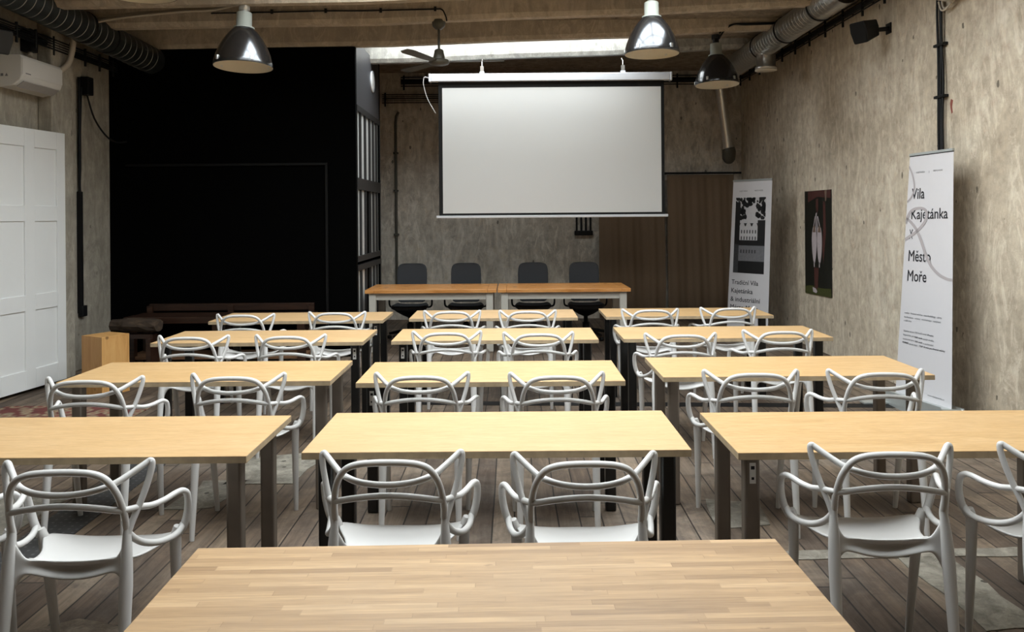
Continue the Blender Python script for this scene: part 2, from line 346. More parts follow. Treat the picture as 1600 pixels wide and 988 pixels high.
# shallow pier on the left wall
b=MB().box(XL,-4.60,8.02,8.42,0,4.05); struct(b.build('trim_1',M['wall_left'],bevel=0.015))
# red paint blot on the plaster
struct(MB().prism([(6.665,2.48),(6.685,2.47),(6.70,2.52),(6.705,2.56),(6.69,2.595),(6.66,2.58),(6.675,2.53)],XR-.0015,XR+.01,'X').build('wall_stain',M['red']))
# patches of other floor
def patch(name,pts,mat,z=0.004,label=None,cat=None):
    o=MB().prism(pts,-0.02,z,'Z').build(name,mat)
    return struct(o)
def rough_poly(pts,step=0.12,j=0.018):
    out=[]
    for (x0,y0),(x1,y1) in zip(pts,pts[1:]+pts[:1]):
        n=max(1,int(math.hypot(x1-x0,y1-y0)/step))
        for i in range(n):
            t=i/n; out.append((x0+(x1-x0)*t+random.uniform(-j,j),y0+(y1-y0)*t+random.uniform(-j,j)))
    return out
patch('floor_strip',rough_poly([(1.30,3.80),(XR,3.84),(XR,3.93),(1.30,3.89)],0.1,0.008),M['screed'])
patch('floor_patch',rough_poly([(1.83,3.82),(2.08,3.82),(2.10,3.15),(1.84,3.15)]),M['screed'])
patch('floor_patch',rough_poly([(-1.78,4.95),(-1.35,4.95),(-1.30,5.6),(-1.80,5.5)]),M['screed'])
patch('floor_patch',rough_poly([(-3.6,3.95),(-2.62,3.95),(-2.62,4.75),(-3.6,4.75)]),M['screed'])
patch('floor_patch',rough_poly([(-1.98,4.5),(-1.70,4.55),(-1.68,5.0),(-1.93,5.02)]),M['screed'])
patch('floor_patch',rough_poly([(1.05,4.18),(1.36,4.22),(1.40,4.55),(1.10,4.60)]),M['screed'])
for pts in ([(-1.95,2.95),(-1.55,2.90),(-1.50,3.18),(-1.80,3.28),(-1.98,3.15)],[(-1.52,3.0),(-1.22,2.95),(-1.12,3.25),(-1.40,3.36),(-1.47,3.2)],[(-1.45,2.65),(-1.1,2.65),(-1.12,2.90),(-1.48,2.92)],[(-1.95,2.55),(-1.52,2.6),(-1.55,2.86),(-1.95,2.9)]):
    patch('floor_slab',rough_poly(pts,0.08,0.015),M['flag'],0.008)
patch('floor_plate',[(-2.52,3.3),(-2.27,3.3),(-2.33,5.35),(-2.58,5.35)],M['stud'],0.006)
patch('floor_channel',[(-1.0,7.0),(XR,6.72),(XR,6.86),(-1.0,7.14)],M['black_rubber'],0.003)
o=MB().box(-4.45,-3.15,5.95,7.02,0,0.012).build('rug',M['rug'],bevel=0.004); tag(o,'worn red and beige patterned rug on the planks by the white door','rug')

# ------------------------------------------------------------------ black volume at the back left
BXF, BXS, BYE, BZT = 9.45, -1.84, 11.2, 3.66
b=MB()
b.box(XL,BXS,BXF,BXF+0.08,0,BZT)
b.box(XL,BXS,BYE-0.08,BYE,0,DECK)
struct(b.build('wall_black',M['black']))
# its glazed side, seen edge-on beside the screen
b=MB()
b.box(BXS-0.06,BXS,BXF+0.08,BYE-0.02,2.98,BZT+0.1)
struct(b.build('wall_partition',M['box_side']))
def glazing(n,z0,z1,ys,door=None):
    b=MB(); t=0.03; x0,x1=BXS-0.05,BXS+0.006
    b.box(x0,x1,BXF+0.08,BYE,z0-0.07,z0); b.box(x0,x1,BXF+0.08,BYE,z1,z1+0.07)
    for y in ys: b.box(x0,x1,y-.018,y+.018,z0,z1)
    fr=struct(b.build('window_%d'%n,M['rail_grey']))
    for i,(a,c) in enumerate(zip(ys[:-1],ys[1:])):
        MB().box(BXS-0.035,BXS-0.020,a+t,c-t,z0,z1).build('pane',M['pane'] if i!=door else M['black'],fr)  # at the door index a black sheet stands for the dark gap
YS=[BXF+0.08,9.78,10.10,10.42,10.68,10.93,BYE-0.03]
glazing(3,2.12,2.92,YS); glazing(4,1.18,1.98,YS,2); glazing(5,0.20,1.00,YS,2)
# thin frame on the black front
o=MB()
o.box(-4.55,-2.17,BXF-0.03,BXF,2.262,2.292); o.box(-2.20,-2.17,BXF-0.03,BXF,0.35,2.262)
M['frame_black']=plain('frame_black',(0.0016,0.0016,0.0016),0.6,0,0.25)
tag(o.build('wall_frame',M['frame_black'],bevel=0.004),'thin black frame fixed to the black partition wall','frame')
# round white fixture
d=thing('wall_disc','round white disc fixture high on the grey side of the black volume','wall fixture',(BXS,10.60,3.44))
MB().lathe([(0.0,0.018),(0.10,0.018),(0.125,0.010),(0.135,0.0)],32,0,Matrix.Rotation(R(90),4,'Y')).build('disc',M['white_plastic'],d)
MB().lathe([(0.128,0.0),(0.142,0.0),(0.142,0.014),(0.128,0.014)],32,0,Matrix.Rotation(R(90),4,'Y')).build('rim',M['alu'],d)

# ------------------------------------------------------------------ white panelled door leaning by the left wall
pa=Vector((-4.54,8.10,0)); pb=Vector((-4.675,7.13,0)); wdt=(pb-pa).length
dr=struct(bpy.data.objects.new('door_1',None)); col.objects.link(dr); dr.location=pb
dr.rotation_euler=(0,0,math.atan2((pa-pb).y,(pa-pb).x))
H=2.515; b=MB(); st=[(0,0.115),(wdt/2-0.065,wdt/2+0.065),(wdt-0.12,wdt)]
rl=[(0.035,0.22),(0.78,0.93),(1.63,1.78),(2.34,H)]
for a,c in st: b.box(a,c,-0.022,0.022,0.035,H)
for z0,z1 in rl:
    b.box(st[0][1],st[1][0],-0.0215,0.0215,z0,z1); b.box(st[1][1],st[2][0],-0.0215,0.0215,z0,z1)
b.build('frame',M['white_paint'],dr,bevel=0.004)
for (a,c) in ((st[0][1],st[1][0]),(st[1][1],st[2][0])):
    for (z0,z1) in ((rl[0][1],rl[1][0]),(rl[1][1],rl[2][0]),(rl[2][1],rl[3][0])):
        MB().box(a-0.01,c+0.01,-0.008,0.008,z0-0.01,z1+0.01).build('panel',M['white_paint'],dr)

# ------------------------------------------------------------------ armchairs
CH='white looped-back plastic armchair '
def make_chair(loc,rz,label,group):
    t=thing('armchair',label,'chair',loc,rz,group); W=M['white_plastic']; r=0.0108
    # seat shell
    S=[(-.155,.150,.508,.520),(-.130,.158,.485,.508),(-.09,.170,.462,.490),(-.04,.180,.450,.478),(.02,.195,.446,.474),(.06,.218,.445,.480),
       (.10,.238,.446,.497),(.14,.234,.447,.490),(.18,.212,.446,.468),(.215,.195,.440,.450),(.238,.165,.424,.430)]
    b=MB(); NU=12; vs=[]
    for (y,hw,zc,ze) in S:
        for k in range(NU+1):
            u=-1+2*k/NU; vs.append((u*hw,y-0.012*(1-abs(u))*(1 if y>.2 else 0)*-1,zc+(ze-zc)*abs(u)**2.6))
    n=NU+1; fs=[(i*n+k,i*n+k+1,(i+1)*n+k+1,(i+1)*n+k) for i in range(len(S)-1) for k in range(NU)]
    b.add(vs,fs,0,True)
    b.build('seat',W,t,solid=0.011,subsurf=1)
    # rear apron that joins seat edge and rear legs: a bowed band with a hollow above it
    xs=[-.191,-.180,-.166,-.150,-.125,-.09,-.045,0,.045,.09,.125,.150,.166,.180,.191]; vs=[]; b=MB()
    for x in xs:
        a=abs(x); k=max(0,1-a/.150)**.6
        lip=0.503+0.013*min(1,a/.15)**2 if a<=.15 else 0.516+(a-.15)/.041*0.085
        bot=0.436+0.034*min(1,a/.14)**2 if a<=.14 else 0.470-((a-.14)/.051)**2*0.090
        y0=-.160-0.026*(a/.19)**3; hh=lip-bot
        for (dy,dz) in ((.010,0),(-.006,hh*.06),(-.008,hh*.20),(-.004+.010*k,hh*.32),(.030*k,hh*.55),(.022*k,hh*.8),(.003,hh*.97),(.010,hh)): vs.append((x,y0+dy,bot+dz))
    b.add(vs,[(q*8+k,(q+1)*8+k,(q+1)*8+k+1,q*8+k+1) for q in range(len(xs)-1) for k in range(7)],0,True)
    b.build('rear_apron',W,t,solid=0.008,subsurf=1)
    # three interlaced curves of the back
    def mir(h): return [(-x,y,z) for (x,y,z) in h]
    half=[(.264,.108,.520),(.260,.070,.503),(.248,.000,.507),(.232,-.080,.528),(.208,-.135,.558),(.187,-.172,.605),(.186,-.190,.662),(.176,-.210,.730),(.159,-.225,.775),(.135,-.232,.803),(.098,-.235,.817),(.05,-.236,.822)]
    MB().tube(mir(half)+[(0,-.236,.823)]+half[::-1],r+.0008,10,4).build('back_arch',W,t)
    half=[(.190,-.180,.595),(.200,-.165,.635),(.216,-.145,.685),(.232,-.128,.740),(.243,-.115,.790),(.244,-.110,.815),(.238,-.111,.8205),(.228,-.118,.815),(.190,-.160,.790),(.155,-.196,.771),(.105,-.222,.757),(.05,-.232,.750)]
    MB().tube(mir(half)+[(0,-.234,.748)]+half[::-1],[r]*25,10,4).build('wing_rail',W,t)
    half=[(.250,.108,.488),(.271,.111,.525),(.284,.107,.580),(.287,.091,.635),(.281,.068,.656),(.270,.040,.660),(.250,-.020,.655),(.232,-.085,.660),(.215,-.140,.674),(.180,-.200,.684),(.12,-.222,.699),(.06,-.230,.708)]
    rr=[.015,.0145,.014,.0125]+[r]*8
    MB().tube(mir(half)+[(0,-.232,.711)]+half[::-1],rr+[r]+rr[::-1],10,4).build('arm_rail',W,t)
    for s in (-1,1):
        MB().tube([(s*.246,.104,.515),(s*.236,.112,.455),(s*.228,.138,.26),(s*.221,.172,0.0)],[.013,.0205,.0175,.0125],12,3).build('leg',W,t)
        MB().tube([(s*.187,-.176,.615),(s*.191,-.188,.53),(s*.193,-.200,.43),(s*.195,-.226,.22),(s*.197,-.252,0.0)],[.0115,.0185,.0215,.0175,.0125],12,3).build('leg',W,t)
    return t
# px of both wing tips of every chair, as seen; the tips sit 0.83 m up
CHAIRS=[
 ('nearest','left',[((-281,722),(0,0),'wall side'),((5,722),(240,713),'aisle side')]),
 ('nearest','middle',[((500.7,704),(725,702),'left-hand seat'),((801,705),(1024,705),'right-hand seat')]),
 ('nearest','right',[((1262,694),(1486,689),'aisle side'),((1561.6,692),(0,0),'wall side')]),
 ('second','left',[((71,589),(226.6,586.5),'wall side'),((296,583.5),(449.4,581),'aisle side')]),
 ('second','middle',[((585,581.5),(733.7,580.6),'left-hand seat'),((796,581),(943,580.6),'right-hand seat')]),
 ('second','right',[((1096,578),(1248,576),'aisle side'),((1290,576),(1444,576),'wall side')]),
 ('third','left',[((244,523.7),(362,523),'wall side'),((396,522.7),(512.7,521.4),'aisle side')]),
 ('third','middle',[((643,517.6),(753,515.6),'left-hand seat'),((786,519),(895.7,517.3),'right-hand seat')]),
 ('third','right',[((1007,520),(1118.5,519.4),'aisle side'),((1159,515.6),(1269.6,513.5),'wall side')]),
 ('farthest','left',[((338,490),(430,489.7),'wall side'),((481,486.5),(573,486.5),'aisle side')]),
 ('farthest','middle',[((662,484.7),(751,484.4),'left-hand seat'),((780,484),(869,484.4),'right-hand seat')]),
 ('farthest','right',[((970,482),(1061,482),'aisle side'),((1091,481),(1182,477.6),'wall side')]),
]
def tip(px,py):
    dyl=(py-HOR)+ROLL*(px-800); D=(CAMZ-0.83)*F/dyl; return Vector(((px-800-ROLL*(py-HOR))*D/F,D))
proto=None; yaws={('nearest','left',1):2,('nearest','right',0):-2,('nearest','right',1):-4,('second','right',0):-2,('second','right',1):-2,('second','left',0):2,('farthest','right',1):3}
for row,side,two in CHAIRS:
    for i,(a,c,seat) in enumerate(two):
        A=tip(*a); B=tip(*c) if c!=(0,0) else A+Vector((0.51,0))
        ctr=(A+B)/2; yaw=R(yaws.get((row,side,i),0))
        off=Matrix.Rotation(yaw,2)@Vector((0,0.11)); p=ctr+off
        lab=CH+'at the %s table of the %s row, %s'%(side,row,seat)
        if proto is None: proto=make_chair((p.x,p.y,0),yaw,lab,'white looped armchairs'); 
        else: dup(proto,(p.x,p.y,0),yaw,lab,'white looped armchairs')

# ------------------------------------------------------------------ plywood tables
def make_table(x0,x1,y,label,steel,depth=0.62,stick=()):
    wd=x1-x0; t=thing('classroom_table',label,'table',((x0+x1)/2,y+depth/2,0),0,'plywood classroom tables')
    hx,hy=wd/2,depth/2
    b=MB().box(-hx,hx,-hy,hy,0.738,0.740,0); b.box(-hx,hx,-hy,hy,0.7125,0.738,1)
    b.build('table_top',[M['ply'],M['plyedge']],t,bevel=0.0012,segs=1)
    lm=M['rawsteel'] if steel else M['blackgloss']; k=0
    for sx in (-1,1):
        for sy in (-1,1):
            cx,cy=sx*(hx-0.075),sy*(hy-0.10)
            g=MB().box(cx-.030,cx+.030,cy-.030,cy+.030,0,0.7125).build('leg',lm,t,bevel=0.010)
            MB().box(cx-.045,cx+.045,cy-.05,cy+.05,0.7065,0.7124).build('mounting_plate',lm,g)
            if k in stick:
                s=MB().box(cx-.012,cx+.012,cy-.0316,cy-.0301,0.60,0.68)
                s.build('sticker',M['sticker'],g,label='small white sticker near the top of the leg')
                MB().box(cx-.007,cx+.007,cy-.0326,cy-.0316,0.655,0.668).box(cx-.005,cx+.005,cy-.0326,cy-.0316,0.615,0.625).build('hole',M['ink'],g)
            k+=1
    return t
T=[('nearest','left',-2.516,-1.016,3.037,1,()),('nearest','middle',-.817,.683,3.075,0,()),('nearest','right',.849,2.349,3.028,1,(0,)),
   ('second','left',-2.533,-1.013,4.428,1,()),('second','middle',-.860,.612,4.363,0,(0,)),('second','right',.835,2.348,4.453,1,()),
   ('third','left',-2.635,-1.090,5.809,0,(2,)),('third','middle',-.888,.625,5.827,0,(0,)),('third','right',.809,2.340,5.842,0,()),
   ('farthest','left',-2.670,-1.140,7.01,0,(2,)),('farthest','middle',-.922,.578,7.10,0,()),('farthest','right',.832,2.327,7.135,0,())]
for row,side,x0,x1,y,steel,stick in T:
    make_table(x0,x1,y,'long pale plywood table on %s legs, %s table of the %s row'%('raw steel' if steel else 'black square',side,row),steel,stick=stick)
# oak table closest to the viewer
t=thing('oak_table','oak butcher-block table in the very front, cut off by the lower picture edge','table',(-0.064,1.85,0),R(1.2))
MB().box(-.797,.797,-.36,.36,0.700,0.740).build('table_top',M['butcher'],t,bevel=0.003)
for sx in (-1,1):
    for sy in (-1,1): MB().box(sx*.70-.035,sx*.70+.035,sy*.29-.035,sy*.29+.035,0,0.70).build('leg',M['blackgloss'],t,bevel=0.006)

# ------------------------------------------------------------------ speakers' desks and office chairs
def make_desk(x0,x1,label):
    y0,dp,h=9.68,0.84,0.760; t=thing('speaker_desk',label,'desk',((x0+x1)/2,y0+dp/2,0),0,'orange pine desks')
    hx,hy=(x1-x0)/2,dp/2
    b=MB(); e=0.11
    for k in range(5):
        a=-hy+dp*k/5; b.box(-hx+e,hx-e,a+.001,a+dp/5-.001,h-.042,h)
    b.box(-hx,-hx+e-.002,-hy,hy,h-.042,h); b.box(hx-e+.002,hx,-hy,hy,h-.042,h)
    b.build('desk_top',M['desk_top'],t,bevel=0.003)
    for sx in (-1,1):
        for sy in (-1,1):
            cx,cy=sx*(hx-.085),sy*(hy-.08); MB().box(cx-.042,cx+.042,cy-.042,cy+.042,0,h-.042).build('leg',M['desk_paint'],t,bevel=0.003)
    for sy in (-1,1): MB().box(-hx+.127,hx-.127,sy*(hy-.07)-.011,sy*(hy-.07)+.011,h-.127,h-.042).build('apron',M['desk_paint'],t)
    for sx in (-1,1): MB().box(sx*(hx-.075)-.011,sx*(hx-.075)+.011,-hy+.122,hy-.122,h-.127,h-.042).build('apron',M['desk_paint'],t)
make_desk(-1.79,-.195,'orange pine desk with cream legs, next to the black volume')
make_desk(-.182,1.43,'orange pine desk with cream legs, on the curtain side')
def make_office(loc,rz,label):
    t=thing('office_chair',label,'office chair',loc,rz,'charcoal office chairs'); B=M['black_rubber']
    b=MB(); RB=[(.19,.485,.150),(.195,.50,.180),(.215,.56,.192),(.225,.66,.200),(.235,.76,.205),(.25,.86,.205),(.260,.93,.200),(.265,.965,.190),(.268,.988,.172),(.270,1.002,.145),(.271,1.008,.11)]; N=24; vs=[]
    for (y,z,hw) in RB:
        for k in range(N):
            a=2*math.pi*k/N; u=math.copysign(abs(math.cos(a))**.55,math.cos(a)); q=math.sin(a); vs.append((hw*u,y+.020*q-.035*u*u,z))
    b.add(vs,[(i*N+k,i*N+(k+1)%N,(i+1)*N+(k+1)%N,(i+1)*N+k) for i in range(len(RB)-1) for k in range(N)],0,True)
    b.add(vs[:N],[tuple(range(N-1,-1,-1))]); b.add(vs[-N:],[tuple(range(N))]); b.build('backrest',M['fabric'],t)
    b=MB();NU=12;vs=[]
    SR=[(.21,.465,.19),(.15,.462,.215),(.05,.458,.235),(-.08,.460,.24),(-.18,.465,.23),(-.235,.46,.20),(-.25,.44,.17)]
    for (y,z,hw) in SR:
        for k in range(NU+1):
            u=-1+2*k/NU; vs.append((hw*u,y,z+.02*u**4))
    n=NU+1; b.add(vs,[(i*n+k,i*n+k+1,(i+1)*n+k+1,(i+1)*n+k) for i in range(len(SR)-1) for k in range(NU)][::-1],0,True)
    b.build('seat',M['fabric'],t,solid=-0.05,subsurf=1)
    MB().lathe([(0.03,.30),(.10,.33),(.19,.385),(.22,.41),(.215,.415),(.0,.415)],24,0).build('seat_pan',B,t)
    for s in (-1,1): MB().tube([(s*.19,.05,.43),(s*.26,.05,.435),(s*.283,.04,.47),(s*.285,.03,.56),(s*.285,.02,.64),(s*.283,-.06,.655),(s*.28,-.16,.65)],.0125,8,4).build('armrest',B,t)
    MB().tube([(.17,-.03,.44),(.185,-.05,.38),(.19,-.06,.34)],.008,8).build('lever',B,t)
    MB().lathe([(.045,.10),(.045,.22),(.028,.225),(.028,.40)],20,0,None,True).build('column',B,t)
    for k in range(5):
        a=2*math.pi*k/5+.31; c,s_=math.cos(a),math.sin(a)
        g=MB().tube([(.03*c,.03*s_,.115),(.17*c,.17*s_,.105),(.31*c,.31*s_,.075)],[.03,.024,.016],8).build('base_arm',B,t)
        MB().lathe([(.0,-.02),(.027,-.02),(.028,0),(.027,.02),(.0,.02)],14,0,Matrix.Translation((.31*c,.31*s_,.0285))@Matrix.Rotation(a+R(90),4,'Z')@Matrix.Rotation(R(90),4,'Y')).build('caster',B,g)
    return t
oc=None
for px,lab in ((640,'beside the black volume'),(727,'behind the middle of the first pine desk'),(832,'behind the second pine desk, near its inner end'),(914,'nearest the brown curtains')):
    D=10.70; x=(px-800)*D/F; l='charcoal office chair behind the pine desks, '+lab
    if oc is None: oc=make_office((x,D,0),0,l)
    else: dup(oc,(x,D,0),R(random.uniform(-4,4)),l)

# ------------------------------------------------------------------ projection screen
D=10.40
s=thing('projection_screen','large white pull-down projection screen with black border hanging over the desks','projection screen',(0,D,0))
def R2(x0,x1,y0,y1):   # px rectangle at distance D, level in the room
    A=P((x0+x1)/2,y0,D); B=P((x0+x1)/2,y1,D); return ((x0-800)*D/F,(x1-800)*D/F,B.z,A.z)
x0,x1,z0,z1=R2(672,1051,115,127)
TL=Matrix.Translation((0,0,0))
b=MB().box(x0+.03,x1-.03,-.05,.05,z0,z1); b.box(x0,x0+.03,-.055,.055,z0-.006,z1+.004); b.box(x1-.03,x1,-.055,.055,z0-.006,z1+.004)
b.build('casing',M['alu'],s,bevel=0.008)
bx0,bx1,bz0,bz1=R2(686.5,1039,121,336); MB().box(bx0,bx1,-.004,.000,bz0,z0+.02).build('border',M['black_rubber'],s,label='black border around the screen')
wx0,wx1,wz0,wz1=R2(692.5,1034,136.5,332.5); MB().box(wx0,wx1,-.0065,-.0042,wz0,wz1).build('screen_fabric',M['screen'],s,label='white projection surface')
cx0,cx1,cz0,cz1=R2(682,1044,336,340); MB().box(cx0,cx1,-.014,.014,cz0,cz1).build('bottom_bar',M['alu'],s,bevel=0.004)
for px in (755,975):
    x=(px-800)*D/F; b=MB().box(x-.03,x+.03,-.03,.03,z1,z1+.03,1); b.box(x-.022,x+.022,-.022,.022,z1+.03,z1+.10,0); b.tube([(x,0,z1+.09),(x,0,3.66),(x,.10,3.69),(x,.10,3.712)],.006,6)
    b.build('bracket',[M['galv'],M['alu']],s)
MB().tube([(x0,-.01,z1-.05),(x0-.06,-.01,z1-.04),(x0-.07,0,z1-.14),(x0-.02,.02,z1-.32),(x0+.08,.03,z1-.50)],.0055,6,5).build('cable',M['white_plastic'],s,label='thin white cable looping from the casing')

# ------------------------------------------------------------------ pendant lamps
LP=[(.205,0),(.207,.006),(.202,.035),(.188,.085),(.166,.14),(.136,.195),(.104,.240),(.078,.268),(.060,.283)]
def make_lamp(c,dia,tilt,label,top,mat,hook,bent=None):
    k=dia/.414; t=thing('pendant_lamp',label,'pendant lamp',c,0,'industrial pendant lamps'); t.rotation_euler=tilt
    S=Matrix.Scale(k,4)
    MB().lathe(LP,48,0,S).build('shade',mat,t)
    MB().lathe([(r-.004,z) for r,z in LP]+[(.02,.286)],48,0,S).build('liner',M['enamel'],t,label='cream enamelled inside of the shade')
    MB().lathe([(.072,.276),(.072,.284),(.054,.288),(.053,.385),(.050,.391),(.0,.392)],32,0,S).build('collar',M['collar'],t,label='pale grey collar on top of the shade')
    MB().lathe([(.0,.05),(.03,.06),(.045,.095),(.04,.14),(.02,.18),(.02,.27)],20,0,S).build('bulb',M['bulb'],t)
    for a in (0.6,2.4,4.3,5.6):
        MB().box(-.010,.010,-.004,.008,.02,.05,0,S@Matrix.Rotation(a,4,'Z')@Matrix.Translation((0,-.206,0))).build('clip',M['galv'],t)
    b=MB(); hm=M['galv'] if not hook else M['black_rubber']
    b.lathe([(.022,.385),(.030,.40),(.028,.44),(.012,.455)],14,0,S,True); b.tube([(0,0,.44*k),(0,0,top-c[2])],.006,8)
    b.lathe([(.05,top-c[2]-.004),(.05,top-c[2]-.05),(.0,top-c[2]-.055)],18,0)
    b.build('hanger',hm,t)
    return t
def lamp_at(px,py,D,wpx,tilt,label,top,mat,hook=False):
    c=P(px,py,D); make_lamp(c,wpx*D/F,tilt,label,top,mat,hook)
lamp_at(380,105,7.58,91,(R(-2.5),R(.8),0),'metal pendant lamp hanging in front of the black partition',3.668,M['lampmetal'])
lamp_at(1018.5,85,7.58,86,(0,0,0),'metal pendant lamp hanging over the screen corner',3.76,M['lampmetal'])
lamp_at(1120.5,133,9.50,69,(R(-2.5),R(-.6),0),'dark pendant lamp hanging on black cable beside the ventilation duct',3.785,M['lampdark'],True)
lamp_at(217,-9,5.61,116,(0,0,0),'pendant lamp at the top picture edge, only its cream inside showing',3.668,M['lampmetal'])

# ------------------------------------------------------------------ ceiling fan
hub=P(686,97,8.43)
f=thing('ceiling_fan','dark three-blade ceiling fan hanging under a beam in front of the screen','ceiling fan',hub)
MB().lathe([(.0,-.035),(.06,-.035),(.10,-.022),(.112,0),(.10,.02),(.06,.03)],32,0).build('motor_plate',M['fan'],f)
MB().lathe([(.062,.02),(.062,.05),(.045,.125),(.03,.135),(.0,.136)],24,0).build('motor_housing',M['fan'],f)
MB().tube([(0,0,.13),(0,0,.40)],.013,10).build('rod',M['fan'],f)
MB().lathe([(.0,.345),(.035,.345),(.065,.375),(.072,.41),(.072,.44)],24,0).build('canopy',M['fan'],f)
for a in (-3,130,245):
    Mx=Matrix.Rotation(R(a),4,'Z')@Matrix.Rotation(R(9),4,'X'); b=MB()
    b.add([Mx@Vector(v) for z in (-.003,.003) for v in ((.09,-.030,z),(.20,-.045,z),(.62,-.062,z),(.685,-.035,z),(.685,.045,z),(.60,.062,z),(.20,.045,z),(.09,.030,z))],
          [tuple(range(7,-1,-1)),tuple(range(8,16))]+[(i,(i+1)%8,(i+1)%8+8,i+8) for i in range(8)])
    b.build('blade',M['fan'],f)

# ------------------------------------------------------------------ ducts
def duct_path(name,label,path,r,mat,rings,ringmat,step,cat='duct'):
    t=thing(name,label,cat,path[0]); o=Vector(path[0]); pts=[Vector(p)-o for p in path]
    MB().tube(pts,r,28).build('duct_pipe',mat,t)
    return t,o
A=P(-60,-50,6.60); B=P(238,95,9.40); L=(B-A).length; dirv=(B-A).normalized(); q=dirv.to_track_quat('Z','Y').to_matrix().to_4x4()
t=thing('ventilation_duct','dark ribbed ventilation duct running under the ceiling along the door wall','duct',A)
MB().lathe([(.155,0),(.155,L),(.14,L+.03),(.0,L+.04)],32,0,q).build('duct_pipe',M['foil'],t)
n=int(L/.105)
for k in range(n):
    z=.05+k*.105; MB().lathe([(.156,z),(.1585,z+.003),(.1585,z+.008),(.156,z+.011)],32,0,q).build('rib',M['ring'],t)
for z in (1.55,L-.9):
    x=q@Vector((0,0,z)); MB().lathe([(.159,z),(.164,z+.002),(.164,z+.022),(.159,z+.024)],32,0,q).tube([x+Vector((0,0,.155)),x+Vector((0,0,DECK-(A+x).z+.01))],.006,6).build('strap',M['black_rubber'],t)
# lit galvanised duct on the other side
A=P(1322,-18,7.9); B=P(1146,104,11.1); L=(B-A).length; q=(B-A).normalized().to_track_quat('Z','Y').to_matrix().to_4x4()
t=thing('ventilation_duct','shiny galvanised spiral duct under the ceiling along the banner wall','duct',A)
b=MB().lathe([(.150,0),(.150,L),(.0,L)],40,0,q); z=0.05
while z<L-.02: b.lathe([(.1498,z),(.1512,z+.002),(.1512,z+.005),(.1498,z+.007)],40,0,q); z+=.075
b.build('duct_pipe',M['galv'],t)
for z in (.55,1.42,2.16):
    MB().lathe([(.152,z),(.160,z+.003),(.160,z+.022),(.152,z+.025)],36,0,q).build('joint_band',M['black_rubber'],t)
jt=(q@Vector((0,0,2.12)))
b=MB().lathe([(.118,.02),(.118,-.17),(.132,-.172),(.132,-.205),(.0,-.208)],30,0,Matrix.Translation(jt+Vector((.02,-.02,-.10)))); b.build('branch_spigot',M['galv'],t)
MB().lathe([(.0,-.209),(.126,-.209),(.134,-.212),(.134,-.218),(.0,-.220)],30,0,Matrix.Translation(jt+Vector((.02,-.02,-.10)))).build('spigot_cap',M['enamel'],t,label='pale cap closing the branch')
# slanting pipe at the back corner
A=P(1124,128,12.3);B=P(1138,232,12.45)
t=thing('vent_pipe','slanting galvanised vent pipe with dark end in the back corner above the curtains','pipe',A)
MB().tube([P(1119,96,12.2)-A,Vector((0,0,0)),B-A],.075,20).build('pipe',M['galv'],t)
for k in (.25,.55,.85): 
    c=(B-A)*k; d=(B-A).normalized(); MB().tube([c-d*.012,c+d*.012],.080,20).build('joint_band',M['galv'],t)
MB().tube([B-A,B-A+Vector((.01,.0,-.06)),B-A+Vector((.01,.02,-.16)),B-A+Vector((.01,.05,-.20))],[.095,.105,.10,.06],18,3).build('end_cap',M['fan'],t,label='dark bulbous end of the pipe')

# ------------------------------------------------------------------ air conditioners
t=thing('air_conditioner','white air conditioner on the wall above the white door','air conditioner',(XL,7.38,2.87))
prof=[(0,.015),(.06,0),(.17,.02),(.235,.07),(.25,.11),(.25,.27),(.235,.30),(0,.305)]
MB().prism(prof,-.02,.64,'Y').build('casing',M['ac_white'],t,bevel=0.008)
MB().prism([(.252,.118),(.256,.118),(.256,.27),(.252,.27)],-.015,.635,'Y').build('front_panel',M['ac_white'],t)
MB().prism([(.17,.014),(.237,.064),(.243,.058),(.178,.006)],.03,.60,'Y').build('louvre',M['ac_grey'],t)
b=MB().prism([(.2565,.128),(.2575,.128),(.2575,.138),(.2565,.138)],.03,.11,'Y'); b.build('badge',M['greyink'],t)
b=MB().add([(.10,-.0285,.10),(.13,-.0285,.10),(.115,-.0285,.13)],[(0,1,2)]).add([(.06,-.0285,.10),(.085,-.0285,.10),(.085,-.0285,.125),(.06,-.0285,.125)],[(0,1,2,3)])
b.build('warning_mark',M['greyink'],t)
c=P(1507,-14,6.35)
t=thing('air_conditioner','white air conditioner corner at the top picture edge above the tall banner','air conditioner',(XR,6.66,3.40))
prof2=[(-x,z) for x,z in prof]
MB().prism(prof2,-.82,0,'Y').build('casing',M['ac_white'],t,bevel=0.008)
MB().prism([(-.17,.014),(-.237,.064),(-.243,.058),(-.178,.006)],-.76,-.03,'Y').build('louvre',M['ac_grey'],t)
MB().tube([(-.03,.11,.06),(-.035,.08,-.02),(-.04,.02,-.045),(-.04,-.06,-.03),(-.045,-.12,.0)],.009,8,4).tube([(-.05,.12,.03),(-.055,.07,-.05),(-.055,-.0,-.06),(-.055,-.08,-.03)],.008,8,4).build('hose',M['cable_white'],t)

